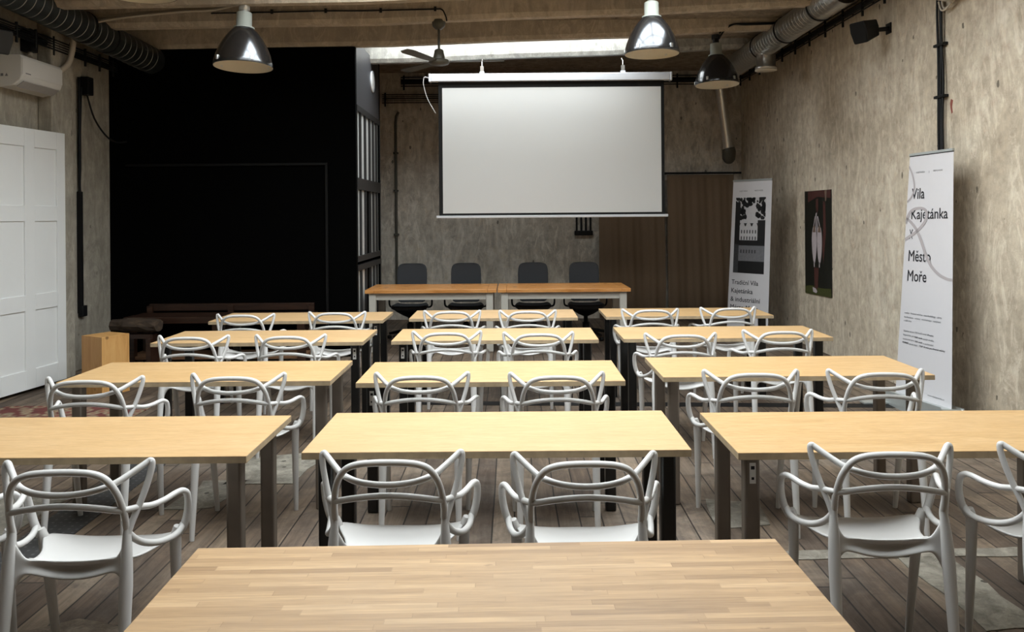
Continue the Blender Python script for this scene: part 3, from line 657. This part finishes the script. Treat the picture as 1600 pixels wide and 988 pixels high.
# ------------------------------------------------------------------ speakers on the walls
def speaker(c,rot,label,arm):
    t=thing('wall_speaker',label,'speaker',c,0,'small black wall speakers'); Mx=rot
    b=MB(); prof=[(-.075,-.10),(.075,-.10),(.095,.02),(.085,.11),(-.085,.11),(-.095,.02)]
    vs=[Mx@Vector((x,-.10,z)) for x,z in prof]+[Mx@Vector((x*.75,.12,z*.75)) for x,z in prof]
    b.add(vs,[(5,4,3,2,1,0),tuple(range(6,12))]+[(i,(i+1)%6,(i+1)%6+6,i+6) for i in range(6)]); b.build('cabinet',M['black_rubber'],t,bevel=0.012)
    MB().add([Mx@Vector((x*.9,-.104,z*.9)) for x,z in prof]+[Mx@Vector((x*.9,-.101,z*.9)) for x,z in prof],[(5,4,3,2,1,0)]+[(i,(i+1)%6,(i+1)%6+6,i+6) for i in range(6)]).build('grille',M['blackgloss'],t)
    MB().tube([Mx@Vector((0,.10,0)),arm*.6,arm],.022,10).box(arm.x-.006,arm.x+.006,arm.y-.05,arm.y+.05,arm.z-.05,arm.z+.05).build('bracket',M['black_rubber'],t)
c=P(1352,49,7.75)
speaker(c,Matrix.Rotation(R(-62),4,'Z')@Matrix.Rotation(R(18),4,'X'),'small black speaker on the banner wall, above the ballet poster',Vector((XR-c.x-.008,.02,.03)))
c=P(-7,64,6.9)
speaker(c,Matrix.Rotation(R(62),4,'Z')@Matrix.Rotation(R(14),4,'X'),'small black speaker cut by the picture edge, above the air conditioner over the door',Vector((XL-c.x+.008,.02,.03)))

# ------------------------------------------------------------------ cable trays and cables
def tray(name,label,a,bp,drop,step,wall,rb=.035,rw=.009):
    """wire tray along the wall from a to b: several wires plus brackets"""
    t=thing(name,label,'cable tray',a); a=Vector(a);d=Vector(bp)-a; L=d.length; u=d.normalized()
    for k in range(5):
        z=-drop*k/4; MB().tube([(0,0,z),tuple(d+Vector((0,0,z)))],rw if k in(0,4) else rw*.7,6).build('wire',M['black_rubber'],t)
    MB().tube([tuple(Vector(wall)*.5+Vector((0,0,-drop*.45))+u*.0),tuple(d+Vector(wall)*.5+Vector((0,0,-drop*.45)))],rb,8).build('cable_bundle',M['black_rubber'],t)
    n=int(L/step)
    for k in range(n+1):
        o=u*(k*step+.05); w_=Vector(wall)
        b=MB(); b.tube([o+Vector((0,0,.03)),o+Vector((0,0,-drop-.06))],.014,6); b.tube([o+Vector((0,0,-drop*.5)),o+w_+Vector((0,0,-drop*.5))],.010,6); b.build('bracket',M['black_rubber'],t)
    return t
tray('cable_tray','black wire cable tray high along the banner wall beside the galvanised duct',(3.56,6.6,3.86),(3.56,12.5,3.86),.16,.48,(.115,0,0))
tray('cable_tray','black wire cable tray high along the door wall under the ribbed duct',(-4.60,5.9,3.46),(-4.60,9.35,3.46),.10,.30,(-.145,0,0))
tray('cable_tray','black wire cable tray across the back wall above the screen',(-1.75,12.70,3.86),(3.3,12.70,3.86),.14,.62,(0,.095,0))
tray('cable_tray','thin wires in a tray across the back wall behind the screen top',(-2.05,12.71,3.59),(-.55,12.71,3.59),.13,.86,(0,.085,0),.008,.007)
# vertical bundle behind the tall banner
t=thing('cable_bundle','bundle of three black cables clipped vertically to the wall above the tall banner','cable',(XR-.03,6.80,0))
for k in range(3): MB().tube([(random.uniform(-.004,.004),-.038+.038*k+random.uniform(-.013,.013),z) for z in (1.4,1.9,2.4,2.75,3.05,3.35,3.65,3.94)],.0105,8,3).build('cable',M['black_rubber'],t)
for z in (2.62,3.06,3.48): MB().box(-.02,.028,-.075,.075,z,z+.022).build('clip',M['black_rubber'],t)
# cable beside the pier on the left wall
t=thing('cable_bundle','black cable running down the door wall beside the pier','cable',(-4.60,8.74,0))
MB().tube([(-.12,.0,z) for z in (3.20,2.9,2.5,2.0)]+[(-.12,.012,1.9)],.014,8).build('cable',M['black_rubber'],t)
MB().tube([(-.12,.05,3.1),(-.125,.03,2.6),(-.12,.02,2.2),(-.125,.0,1.95)],.010,8,3).build('cable',M['black_rubber'],t)
MB().box(-.148,-.10,-.015,.03,.62,1.95).build('trunking',M['black_rubber'],t,bevel=.004)
MB().box(-.148,-.09,-.005,.09,.58,.70).build('socket_box',M['black_rubber'],t,bevel=.008)
t=thing('cable_bundle','white hoses curving up from the air conditioner over the door to the duct','cable',(-4.62,8.10,3.14))
MB().tube([(-.02,-.02,-.08),(.02,.02,.0),(.08,.10,.10),(.11,.13,.25),(.13,.12,.42)],.030,10,4).build('hose',M['cable_white'],t)
MB().tube([(-.07,-.30,.10),(-.09,-.26,.22),(-.10,-.34,.38)],.022,10,4).build('hose',M['cable_white'],t)
MB().box(-.13,-.02,-.36,-.24,.14,.36).build('junction_box',M['black_rubber'],t,bevel=.01)
# hanging loop of cable by the black wall
t=thing('cable_loop','thin black cable sagging from a small box to the black partition','cable',(-4.70,8.86,3.2))
MB().box(-.045,.05,-.06,.06,-.18,.02).build('junction_box',M['black_rubber'],t,bevel=.01)
MB().tube([(0,.0,-.16),(.02,.12,-.42),(.06,.30,-.60),(.10,.46,-.66),(.16,.585,-.64)],.010,8,5).build('cable',M['black_rubber'],t)
# conduit cable along the beam to the fan
bz=3.79; t=thing('beam_cable','thin black cable clipped along the beam and dropping to the fan','cable',(0,8.34,0))
pts=[P(x,y,8.335)-Vector((0,8.34,0)) for x,y in ((330,21),(370,20),(425,19),(470,18),(510,17),(560,17),(600,16),(650,15),(688,14))]
MB().tube(pts,.0075,8,3).tube([pts[-1],pts[-1]+Vector((.03,-.005,-.02)),P(697,27,8.335)-Vector((0,8.34,0)),P(698,33,8.335)-Vector((0,8.34,0))],.0075,8,3).build('cable',M['black_rubber'],t)
for x,y in ((425,18.5),(509,17),(595,16.5),(680,14)):
    c=P(x,y,8.34)-Vector((0,8.34,0)); MB().box(c.x-.012,c.x+.012,-.016,.004,c.z-.022,c.z+.022).build('clip',M['black_rubber'],t)
t=thing('beam_cable','loose bundle of pale cables sagging along the beam to the lamp','cable',(0,8.25,0))
for dy in (0,3,6):
    MB().tube([P(x,y+dy*(1-i/7),8.22-.01*dy)-Vector((0,8.25,0)) for i,(x,y) in enumerate(((148,29),(175,25),(210,21),(250,18),(290,15),(330,14),(360,9),(376,3)))],.014,8,4).build('cable',M['cable_white'],t)
t=thing('lamp_cable','black cable run under the beam feeding the dark lamp by the duct','cable',(0,8.2,0))
for j in (0,3): MB().tube([P(x,y+j*(.5 if i>2 else -1.2*(i-2)),9.40-.02*i*0+.06*(i<2))-Vector((0,8.2,0)) for i,(x,y) in enumerate(((1124,52),(1132,44),(1146,38),(1165,37),(1200,36),(1230,34)))],.010,8,4).build('cable',M['black_rubber'],t)
# conduit on the back wall
t=thing('conduit_pipe','thin dark conduit running down the back wall beside the black volume','conduit',(P(618,200,12.76).x,12.775,0))
MB().tube([(.05,0,3.32),(.01,0,3.25),(0,0,3.15),(0,0,2.4),(0,0,.55)],.022,8).build('pipe',M['fan'],t)
for z in (2.65,2.05,1.35): MB().box(-.04,.04,-.025,.024,z,z+.03).build('clip',M['fan'],t)
t=thing('socket_rail','black socket strip hung on four cables on the back wall under the screen','socket strip',(P(912,360,12.76).x,12.765,0))
for k in range(4): MB().tube([(-.11+.073*k,0,2.1),(-.11+.073*k,0,1.40)],.016,8).build('cable',M['black_rubber'],t)
MB().box(-.145,.145,-.03,.034,1.33,1.405).build('socket_box',M['black_rubber'],t,bevel=.01)

# ------------------------------------------------------------------ curtains
rod_z=2.30
t=thing('curtain_rod','dark curtain rod on the back wall carrying the brown curtains','curtain rod',(0,12.62,rod_z))
MB().tube([(1.28,0,0),(3.62,0,.0)],.016,10).build('rod',M['black_rubber'],t)
for x in (1.5,2.45,3.55): MB().tube([(x,0,0),(x,.178,0)],.012,8).build('bracket',M['black_rubber'],t)
def curtain(x0,x1,label,ph):
    b=MB(); n=90; rows=[(0.03,1),(0.6,1.0),(1.3,.9),(1.9,.8),(2.2,.6),(2.275,.45)]; vs=[]
    for (z,am) in rows:
        for k in range(n+1):
            u=k/n; y=12.62+am*(.016*math.sin(u*2*math.pi*3.3+ph+.7*math.sin(z*1.3+ph))+.006*math.sin(u*2*math.pi*9+ph*2+z))
            vs.append((x0+(x1-x0)*u+.02*math.sin(z*1.6+ph)*u,y-.03*(1 if z<2.2 else 0),z))
    b.add(vs,[(i*(n+1)+k,i*(n+1)+k+1,(i+1)*(n+1)+k+1,(i+1)*(n+1)+k) for i in range(len(rows)-1) for k in range(n)],0,True)
    o=b.build('curtain',M['curtain'],solid=.004); tag(o,label,'curtain','brown curtains')
curtain(1.37,2.40,'long brown curtain panel beginning behind the screen corner',.3)
curtain(2.45,3.52,'long brown curtain panel between the screen and the villa banner',1.7)

# ------------------------------------------------------------------ pine box and dark bench by the black wall
t=thing('pine_box','small knotty pine box standing by the door wall','box',(-3.87,7.60,0),R(-27))
b=MB(); w_=.145; h=.53; th=.02
b.box(-w_,w_,-w_,-w_+th,0,h); b.box(-w_,w_,w_-th,w_,0,h); b.box(-w_,-w_+th,-w_+th,w_-th,0,h); b.box(w_-th,w_,-w_+th,w_-th,0,h); b.build('side_panels',M['pine'],t,bevel=.002)
MB().box(-w_,w_,-w_,w_,h,h+.02).build('top',M['pine'],t,bevel=.002)
t=thing('wooden_bench','low dark red wooden workbench in front of the black partition','bench',(-3.1,9.0,0))
MB().box(-1.15,.86,-.28,-.05,.50,.57).box(-1.15,.86,-.04,.20,.50,.565).build('bench_top',M['darkwood'],t,bevel=.006)
MB().box(-1.10,.80,.24,.29,.58,.66).build('back_rail',M['darkwood'],t,bevel=.004)
MB().box(-1.15,.80,-.24,.18,.10,.135).build('shelf',M['shelfwood'],t,bevel=.004)
for x in (-1.08,-.15,.78):
    for y in (-.22,.16): MB().box(x-.04,x+.04,y-.04,y+.04,0,.50).build('leg',M['darkwood'],t,bevel=.004)
    MB().box(x-.03,x+.03,.205,.24,.50,.64).build('rail_post',M['darkwood'],t)
b=MB(); rng=random.Random(3); ring=[]
for i in range(7):
    x=-.26+.52*i/6; rr=.075+rng.uniform(-.012,.012)
    for k in range(10):
        a=2*math.pi*k/10; ring.append((x,math.cos(a)*(rr+rng.uniform(-.01,.01))*1.3,math.sin(a)*(rr+rng.uniform(-.008,.008))))
b.add(ring,[(i*10+k,i*10+(k+1)%10,(i+1)*10+(k+1)%10,(i+1)*10+k) for i in range(6) for k in range(10)]+[tuple(range(9,-1,-1)),tuple(range(60,70))])
o=b.build('timber_log',M['bark']); o.location=(-4.0,8.50,.515); o.rotation_euler=(0,0,R(-8)); tag(o,'rough split piece of timber on a trestle by the dark bench','timber')
t=thing('trestle','low dark trestle carrying the rough piece of timber','trestle',(-4.0,8.50,0))
MB().box(-.2,.2,-.06,.06,.38,.425).build('crossbar',M['darkwood'],t)
for x in (-.17,.17): MB().box(x-.025,x+.025,-.10,.10,0,.38).build('leg',M['darkwood'],t)

# ------------------------------------------------------------------ writing helper
def text_mesh(s,size,bold=0.0):
    """flat lettering: list of polygons with points; carons are drawn as their own small wedges"""
    base={'č':'c','ě':'e','ř':'r'}
    def mesh_of(x):
        c=bpy.data.curves.new('txt','FONT'); c.body=x; c.size=1.0; c.offset=bold; c.resolution_u=3
        o=bpy.data.objects.new('txt',c); col.objects.link(o); dg=bpy.context.evaluated_depsgraph_get(); dg.update()
        me=bpy.data.meshes.new_from_object(o.evaluated_get(dg)); vs=[tuple(v.co[:2]) for v in me.vertices]; fs=[tuple(p.vertices) for p in me.polygons]
        bpy.data.objects.remove(o); bpy.data.curves.remove(c); bpy.data.meshes.remove(me); return vs,fs
    plain_s=''.join(base.get(ch,ch) for ch in s); vs,fs=mesh_of(plain_s)
    for i,ch in enumerate(s):
        if ch in base:
            pv,_=mesh_of(plain_s[:i+1]); gv,_=mesh_of(base[ch]); w_=max(v[0] for v in gv)-min(v[0] for v in gv)
            cx=max(v[0] for v in pv)-w_/2; n=len(vs); k=.035+bold
            vs+=[(cx-.12,.66),(cx-.12+k*1.6,.66),(cx,.575),(cx+.12-k*1.6,.66),(cx+.12,.66),(cx,.52)]; fs+=[(n,n+5,n+2,n+1),(n+5,n+4,n+3,n+2)]
    return [(x*size,y*size) for x,y in vs],fs
class Sheet:
    """a hanging sheet given by its corners; prints are mapped onto it in metres-like units (u 0..1, v 0..1 from the top)"""
    def __init__(s,tl,tr,bl,br,org): s.c=[Vector(p)-Vector(org) for p in (tl,tr,bl,br)]; s.flat(Vector((0,0,CAMZ))-Vector(org)); s.n=((s.c[1]-s.c[0]).cross(s.c[2]-s.c[0])).normalized(); s.n=-s.n if s.n.dot(Vector(org)-Vector((0,0,1.6)))>0 else s.n
    def flat(s,eye):
        n=(s.c[1]-s.c[0]).cross(s.c[2]-s.c[0]); d=s.c[3]-eye; s.c[3]=eye+d*((s.c[0]-eye).dot(n)/d.dot(n))   # keep the sheet flat
    def at(s,u,v,o=0): return (s.c[0]*(1-u)+s.c[1]*u)*(1-v)+(s.c[2]*(1-u)+s.c[3]*u)*v+s.n*o
    def panel(s,b,pts,o0,o1,mi=0):
        n=len(pts); b.add([s.at(u,v,o0) for u,v in pts]+[s.at(u,v,o1) for u,v in pts],[tuple(range(n)),tuple(range(2*n-1,n-1,-1))]+[(i,(i+1)%n,(i+1)%n+n,i+n) for i in range(n)],mi)
    def text(s,parent,body,u,v,su,sv,mat,bold=0.0,o=.0022,name='lettering'):
        """su,sv: size of one em in u and in v"""
        vs,fs=text_mesh(body,1.0,0.0); b=MB()
        for k,(dx,dy) in enumerate(((-bold,0),(bold,0),(0,bold),(0,-bold))): b.add([s.at(u+(x+dx)*su,v-(y+dy)*sv,o+.00005*k) for x,y in vs],fs)
        return b.build(name,mat,parent)
    def stripe(s,b,pts,wu,wv,o,mi=0,sub=6):
        q=[];pv=[Vector(p) for p in pts];n=len(pv)
        for i in range(n-1):
            p0=pv[max(i-1,0)];p1=pv[i];p2=pv[i+1];p3=pv[min(i+2,n-1)]
            for k in range(sub):
                t=k/sub; q.append(0.5*((2*p1)+(p2-p0)*t+(2*p0-5*p1+4*p2-p3)*t*t+(3*p1-p0-3*p2+p3)*t**3))
        q.append(pv[-1]); L=[];
        for i,p in enumerate(q):
            d=q[min(i+1,len(q)-1)]-q[max(i-1,0)]; asp=wv/wu; nn=Vector((-d.y/asp,d.x*asp)); d2=Vector((d.x/wu,d.y/wv)); pr=Vector((-d2.y,d2.x)).normalized()
            L.append((p+Vector((pr.x*wu,pr.y*wv))/2,p-Vector((pr.x*wu,pr.y*wv))/2))
        vs=[]; 
        for a,c in L: vs+=[s.at(min(max(a.x,0),1),a.y,o),s.at(min(max(c.x,0),1),c.y,o)]
        b.add(vs,[(2*i,2*i+1,2*i+3,2*i+2) for i in range(len(L)-1)],mi)

# ------------------------------------------------------------------ tall banner
org=(3.46,6.62,0)
tl,tr=P(1422,243,6.95),P(1490,234,6.30); bl,br=P(1399,618,6.95),P(1487,646,6.30)
t=thing('rollup_banner','tall white roll-up banner with black lettering and a pale looping ribbon','banner',org,0,'white roll-up banners')
s=Sheet(tl,tr,bl,br,org)
b=MB(); s.panel(b,[(0,0),(1,0),(1,1),(0,1)],-.0005,.0005); b.build('banner_sheet',M['vinyl'],t)
b=MB(); s.panel(b,[(0,-.006),(1,-.006),(1,.004),(0,.004)],-.008,.008,0); s.panel(b,[(0,.004),(1,.004),(1,.007),(0,.007)],-.004,.003,1); b.build('top_rail',[M['silver'],M['ink']],t,label='silver top rail')
hgt=400.0
def V(y,x): # photo y on that sheet at photo x -> v
    f=(x-1400)/90.0; top=243-9*f; bot=618+28*f; return (y-top)/(bot-top)
def U(x,y):
    f=(y-240)/390.0; l=1422-23*f; r=1490-3*f; return (x-l)/(r-l)
def line(body,x,y,wpx,hpx,mat=M['ink'],bold=.012):
    vs,_=text_mesh(body,1.0,bold); wn=max(a for a,_b in vs); u=U(x,y); su=(U(x+wpx,y)-u)/wn; v=V(y,x); sv=hpx/.68/hgt
    s.text(t,body,u,v,su,sv,mat,bold)
line('Vila',1425.5,311,21,17); line('Kajetánka',1424,343,58,16.5); line('X',1421.5,374,6,15); line('Město',1419.5,409,37,17.5); line('Moře',1418,440,32,17.5)
line('KAJETÁNKA',1433,270,14,2.6,M['greyink']); line('|',1453,269,1.2,2.6,M['greyink']); line('MĚSTO MOŘE'.replace('Ě','E').replace('Ř','R'),1460,268,14.5,2.4,M['greyink'])
for bd,x,y,wpx,mt in (('svatby · firemní večírky · teambuildingy · párty',1414.5,491,59,M['greyink']),('konference · oslavy · workshopy · natáčení',1414,497.5,58,M['greyink']),('a další akce',1413.5,503,13,M['greyink']),
   ('Zajistíme až pro 300 hostů uvnitř a',1413,519,40,M['greyink']),('Prosto',1452,527,9,M['ink']),('kapacita pro',1412.5,525,20,M['greyink']),('300 osob',1432,530,12,M['ink']),('uvnitř areálu',1445,533,16,M['greyink']),('venkovní pro',1412,531.5,19,M['greyink']),('500 osob',1432,536.5,12,M['ink']),('a parkování',1445,540,16,M['greyink']),('FORBES',1411.5,537,10,M['ink']),('vybral mezi',1422,540,14,M['greyink']),('TOP 10 míst pro firemní večírky',1439,544,39,M['ink'])):
    line(bd,x,y,wpx,2.6,mt,.02)
line('www.mestomore.cz',1407,605,17,2,M['greyink']); line('www.vilakajetanka.cz',1452,619,25,2.2,M['greyink'])
b=MB()
s.stripe(b,[(0,.045),(.10,.085),(.16,.14),(.10,.175),(0,.195)],.035,.007,.0034)
s.stripe(b,[(-.0,.285),(.10,.235),(.30,.222),(.45,.235),(.44,.275),(.27,.315),(.05,.345),(0,.352)],.060,.011,.0034)
s.stripe(b,[(.0,.262),(.10,.275),(.24,.305),(.36,.35),(.48,.41),(.60,.455),(.75,.485),(.90,.500),(1,.503)],.060,.011,.0034)
b.build('ribbon_print',M['ribbon'],t,label='pale looping ribbon printed on the banner')
b=MB(); s.panel(b,[(-.02,.985),(1.02,.985),(1.02,1.035),(-.02,1.035)],-.08,.10); b.build('base',M['silver'],t,bevel=.012,label='silver cassette base')
for q in (.05,.95):
    p0=s.at(q,1.03,.09); MB().box(p0.x-.22,p0.x+.1,p0.y-.05,p0.y+.05,.004,.022).build('foot',M['silver'],t,bevel=.004)
MB().tube([s.at(.5,.0,-.02),s.at(.5,1.0,-.03)],.012,8).build('support_pole',M['silver'],t)

# ------------------------------------------------------------------ smaller banner with the villa
org=(3.2,10.6,0)
tl,tr=P(1146,284,10.9),P(1206.5,281,10.30); bl,br=P(1135.5,515,10.9),P(1199.5,524,10.30)
t=thing('rollup_banner','white roll-up banner with a black and white photo of a villa','banner',org,0,'white roll-up banners')
s=Sheet(tl,tr,bl,br,org); hgt=236.0
b=MB(); s.panel(b,[(0,0),(1,0),(1,1),(0,1)],-.0005,.0005); b.build('banner_sheet',M['vinyl'],t)
b=MB(); s.panel(b,[(0,-.010),(1,-.010),(1,.002),(0,.002)],-.008,.008); b.build('top_rail',M['silver'],t)
def V(y,x): f=(x-1146)/60.0; top=284-3*f; bot=515+9*f; return (y-top)/(bot-top)
def U(x,y): f=(y-282)/236.0; l=1146-10.5*f; r=1206.5-7*f; return (x-l)/(r-l)
line('KAJETÁNKA',1156,300,13,2,M['greyink']); line('MESTO MORE',1180,299,13,2,M['greyink'])
line('Tradiční Vila',1143.5,443,42,7.0,M['ink'],.008); line('Kajetánka',1142.5,456,34.5,7.0,M['ink'],.008); line('& industriální',1141.5,469,47,7.0,M['ink'],.008); line('Město Moře',1141,481,44,7.0,M['ink'],.008)
M['photo_black']=plain('print_black',(0.010,0.010,0.011),.5); M['photo_dark']=plain('print_dark_grey',(0.045,0.045,0.048),.5,0,.3,.5,60.0); M['photo_grey']=plain('print_grey',(0.16,0.16,0.17),.5,0,.3,.3,40.0); M['photo_white']=plain('print_white',(0.50,0.49,0.50),.5)
b=MB(); ph=lambda pts,o,mi: s.panel(b,pts,0.0006,o,mi)
u0,u1,va,vb=.095,.865,.110,.612
def Q(a,c): return (u0+(u1-u0)*a, va+(vb-va)*c)
def rect(a0,a1,c0,c1,o,mi): ph([Q(a0,c0),Q(a1,c0),Q(a1,c1),Q(a0,c1)],o,mi)
rect(0,1,0,1,.0012,0); rect(.0,1,.0,.34,.0016,3)
rng=random.Random(11)
for _ in range(90):   # dark foliage over the sky
    a=rng.random(); c=rng.random()**1.2*.27; 
    if .34<a<.72 and c>.11: continue
    r=rng.uniform(.03,.085); ph([Q(min(max(a+r*math.cos(k*1.05)*rng.uniform(.6,1.2),0),1),min(max(c+r*.5*math.sin(k*1.05)*rng.uniform(.6,1.2),0),.34)) for k in range(6)],.0019,0)
rect(0,.17,.06,.58,.0021,0); rect(.76,1,.30,.60,.0021,0); rect(0,1,.565,.635,.0021,0); rect(0,1,.635,.86,.00205,2); rect(0,1,.84,1,.0021,0); rect(0,.16,.62,1,.0022,1)
rect(.17,.76,.38,.565,.0023,3)
for g in (.25,.46,.67): ph([Q(g-.09,.385),Q(g-.06,.345),Q(g-.03,.34),Q(g,.315),Q(g+.03,.34),Q(g+.06,.345),Q(g+.09,.385)],.0023,3)
for k in range(6):
    a=.22+.092*k
    for c in (.43,.515): rect(a,a+.035,c,c+.045,.0026,1)
rect(.17,.76,.655,.79,.0023,2)
b2=[]; ph([Q(.17,.79),Q(.76,.79),Q(.70,.83),Q(.62,.80),Q(.50,.84),Q(.40,.80),Q(.28,.83)],.0023,2)
for k in range(6): a=.22+.092*k; rect(a,a+.04,.69,.735,.0026,1)
b.build('photo_print',[M['photo_black'],M['photo_dark'],M['photo_grey'],M['photo_white']],t,label='black and white photo of a gabled villa mirrored in water')
b=MB(); s.panel(b,[(-.02,.985),(1.02,.985),(1.02,1.035),(-.02,1.035)],-.07,.09); b.build('base',M['silver'],t,bevel=.012,label='silver cassette base')
MB().tube([s.at(.5,.0,-.02),s.at(.5,1.0,-.03)],.012,8).build('support_pole',M['silver'],t)

# ------------------------------------------------------------------ poster on the right wall
D1,D2=10.02,9.20; org=(XR-.006,(D1+D2)/2,1.6)
def wallpt(D,py,px): p=P(px,py,D); return (XR-.012,D,p.z)
tl=wallpt(D1,299.5,1257.5);tr=wallpt(D2,296,1299);bl=wallpt(D1,457.5,1258);br=wallpt(D2,465.5,1299)
t=thing('wall_poster','dark poster with two pale hanging ballet shoes on the raw plaster wall','poster',org)
s=Sheet(tl,tr,bl,br,org); s.n=Vector((-1,0,0))
b=MB(); s.panel(b,[(0,0),(1,0),(1,1),(0,1)],-.010,0.0); b.build('board',M['photo_black'],t)
M['p_dark']=plain('print_dark_green',(0.012,0.013,0.010),.4,0,.3,.4,8.0); M['p_green']=plain('print_grass',(0.055,0.060,0.018),.5,0,.3,.5,40.0); M['p_red']=plain('print_maroon',(0.075,0.028,0.024),.5,0,.3,.3,12.0); M['p_pale']=plain('print_pale_pink',(0.46,0.40,0.41),.5,0,.3,.12,30.0); M['p_tan']=plain('print_tan',(0.17,0.115,0.085),.5)
b=MB(); pp=lambda pts,o,mi: s.panel(b,pts,0.0,o,mi)
pp([(0,0),(1,0),(1,1),(0,1)],.0010,0); pp([(0,.93),(.25,.915),(.6,.93),(1,.92),(1,1),(0,1)],.0014,1)
pp([(.14,0),(1,0),(1,.08),(.75,.07),(.5,.06),(.3,.09),(.14,.11)],.0014,2); pp([(.78,.0),(.86,0),(.84,.10),(.80,.11)],.0017,4)
pp([(.72,.10),(.80,.12),(.82,.40),(.76,.55),(.72,.70),(.68,.55),(.72,.36)],.0015,2); pp([(.46,.08),(.54,.08),(.54,.18),(.50,.22),(.44,.16)],.0015,2)
for a in (.375,.575):
    pp([(a+.092*math.cos(k*math.pi/9)*(1-.25*math.sin(k*math.pi/9)),.52+.185*math.sin(k*math.pi/9)) for k in range(18)],.0018,3)
    pp([(a-.06,.40),(a+.06,.40),(a+.035,.34),(a-.02,.335)],.0022,4)
    for q in (-1,1): pp([(a+q*.055,.42),(a+q*.085,.42),(.47+(a-.475)*.35+q*.022,.245),(.47+(a-.475)*.35+q*.002,.245)],.0020,3)
    pp([(a-.03,.68),(a+.01,.69),(a+.005,.735),(a-.02,.735)],.0018,3)
pp([(.36,.74),(.54,.74),(.50,.94),(.38,.95)],.0016,2); pp([(.30,.93),(.42,.94),(.48,.965),(.44,.985),(.32,.975)],.0019,3); pp([(.44,.22),(.49,.21),(.47,.245),(.44,.25)],.0018,3)
b.build('print',[M['p_dark'],M['p_green'],M['p_red'],M['p_pale'],M['p_tan']],t)
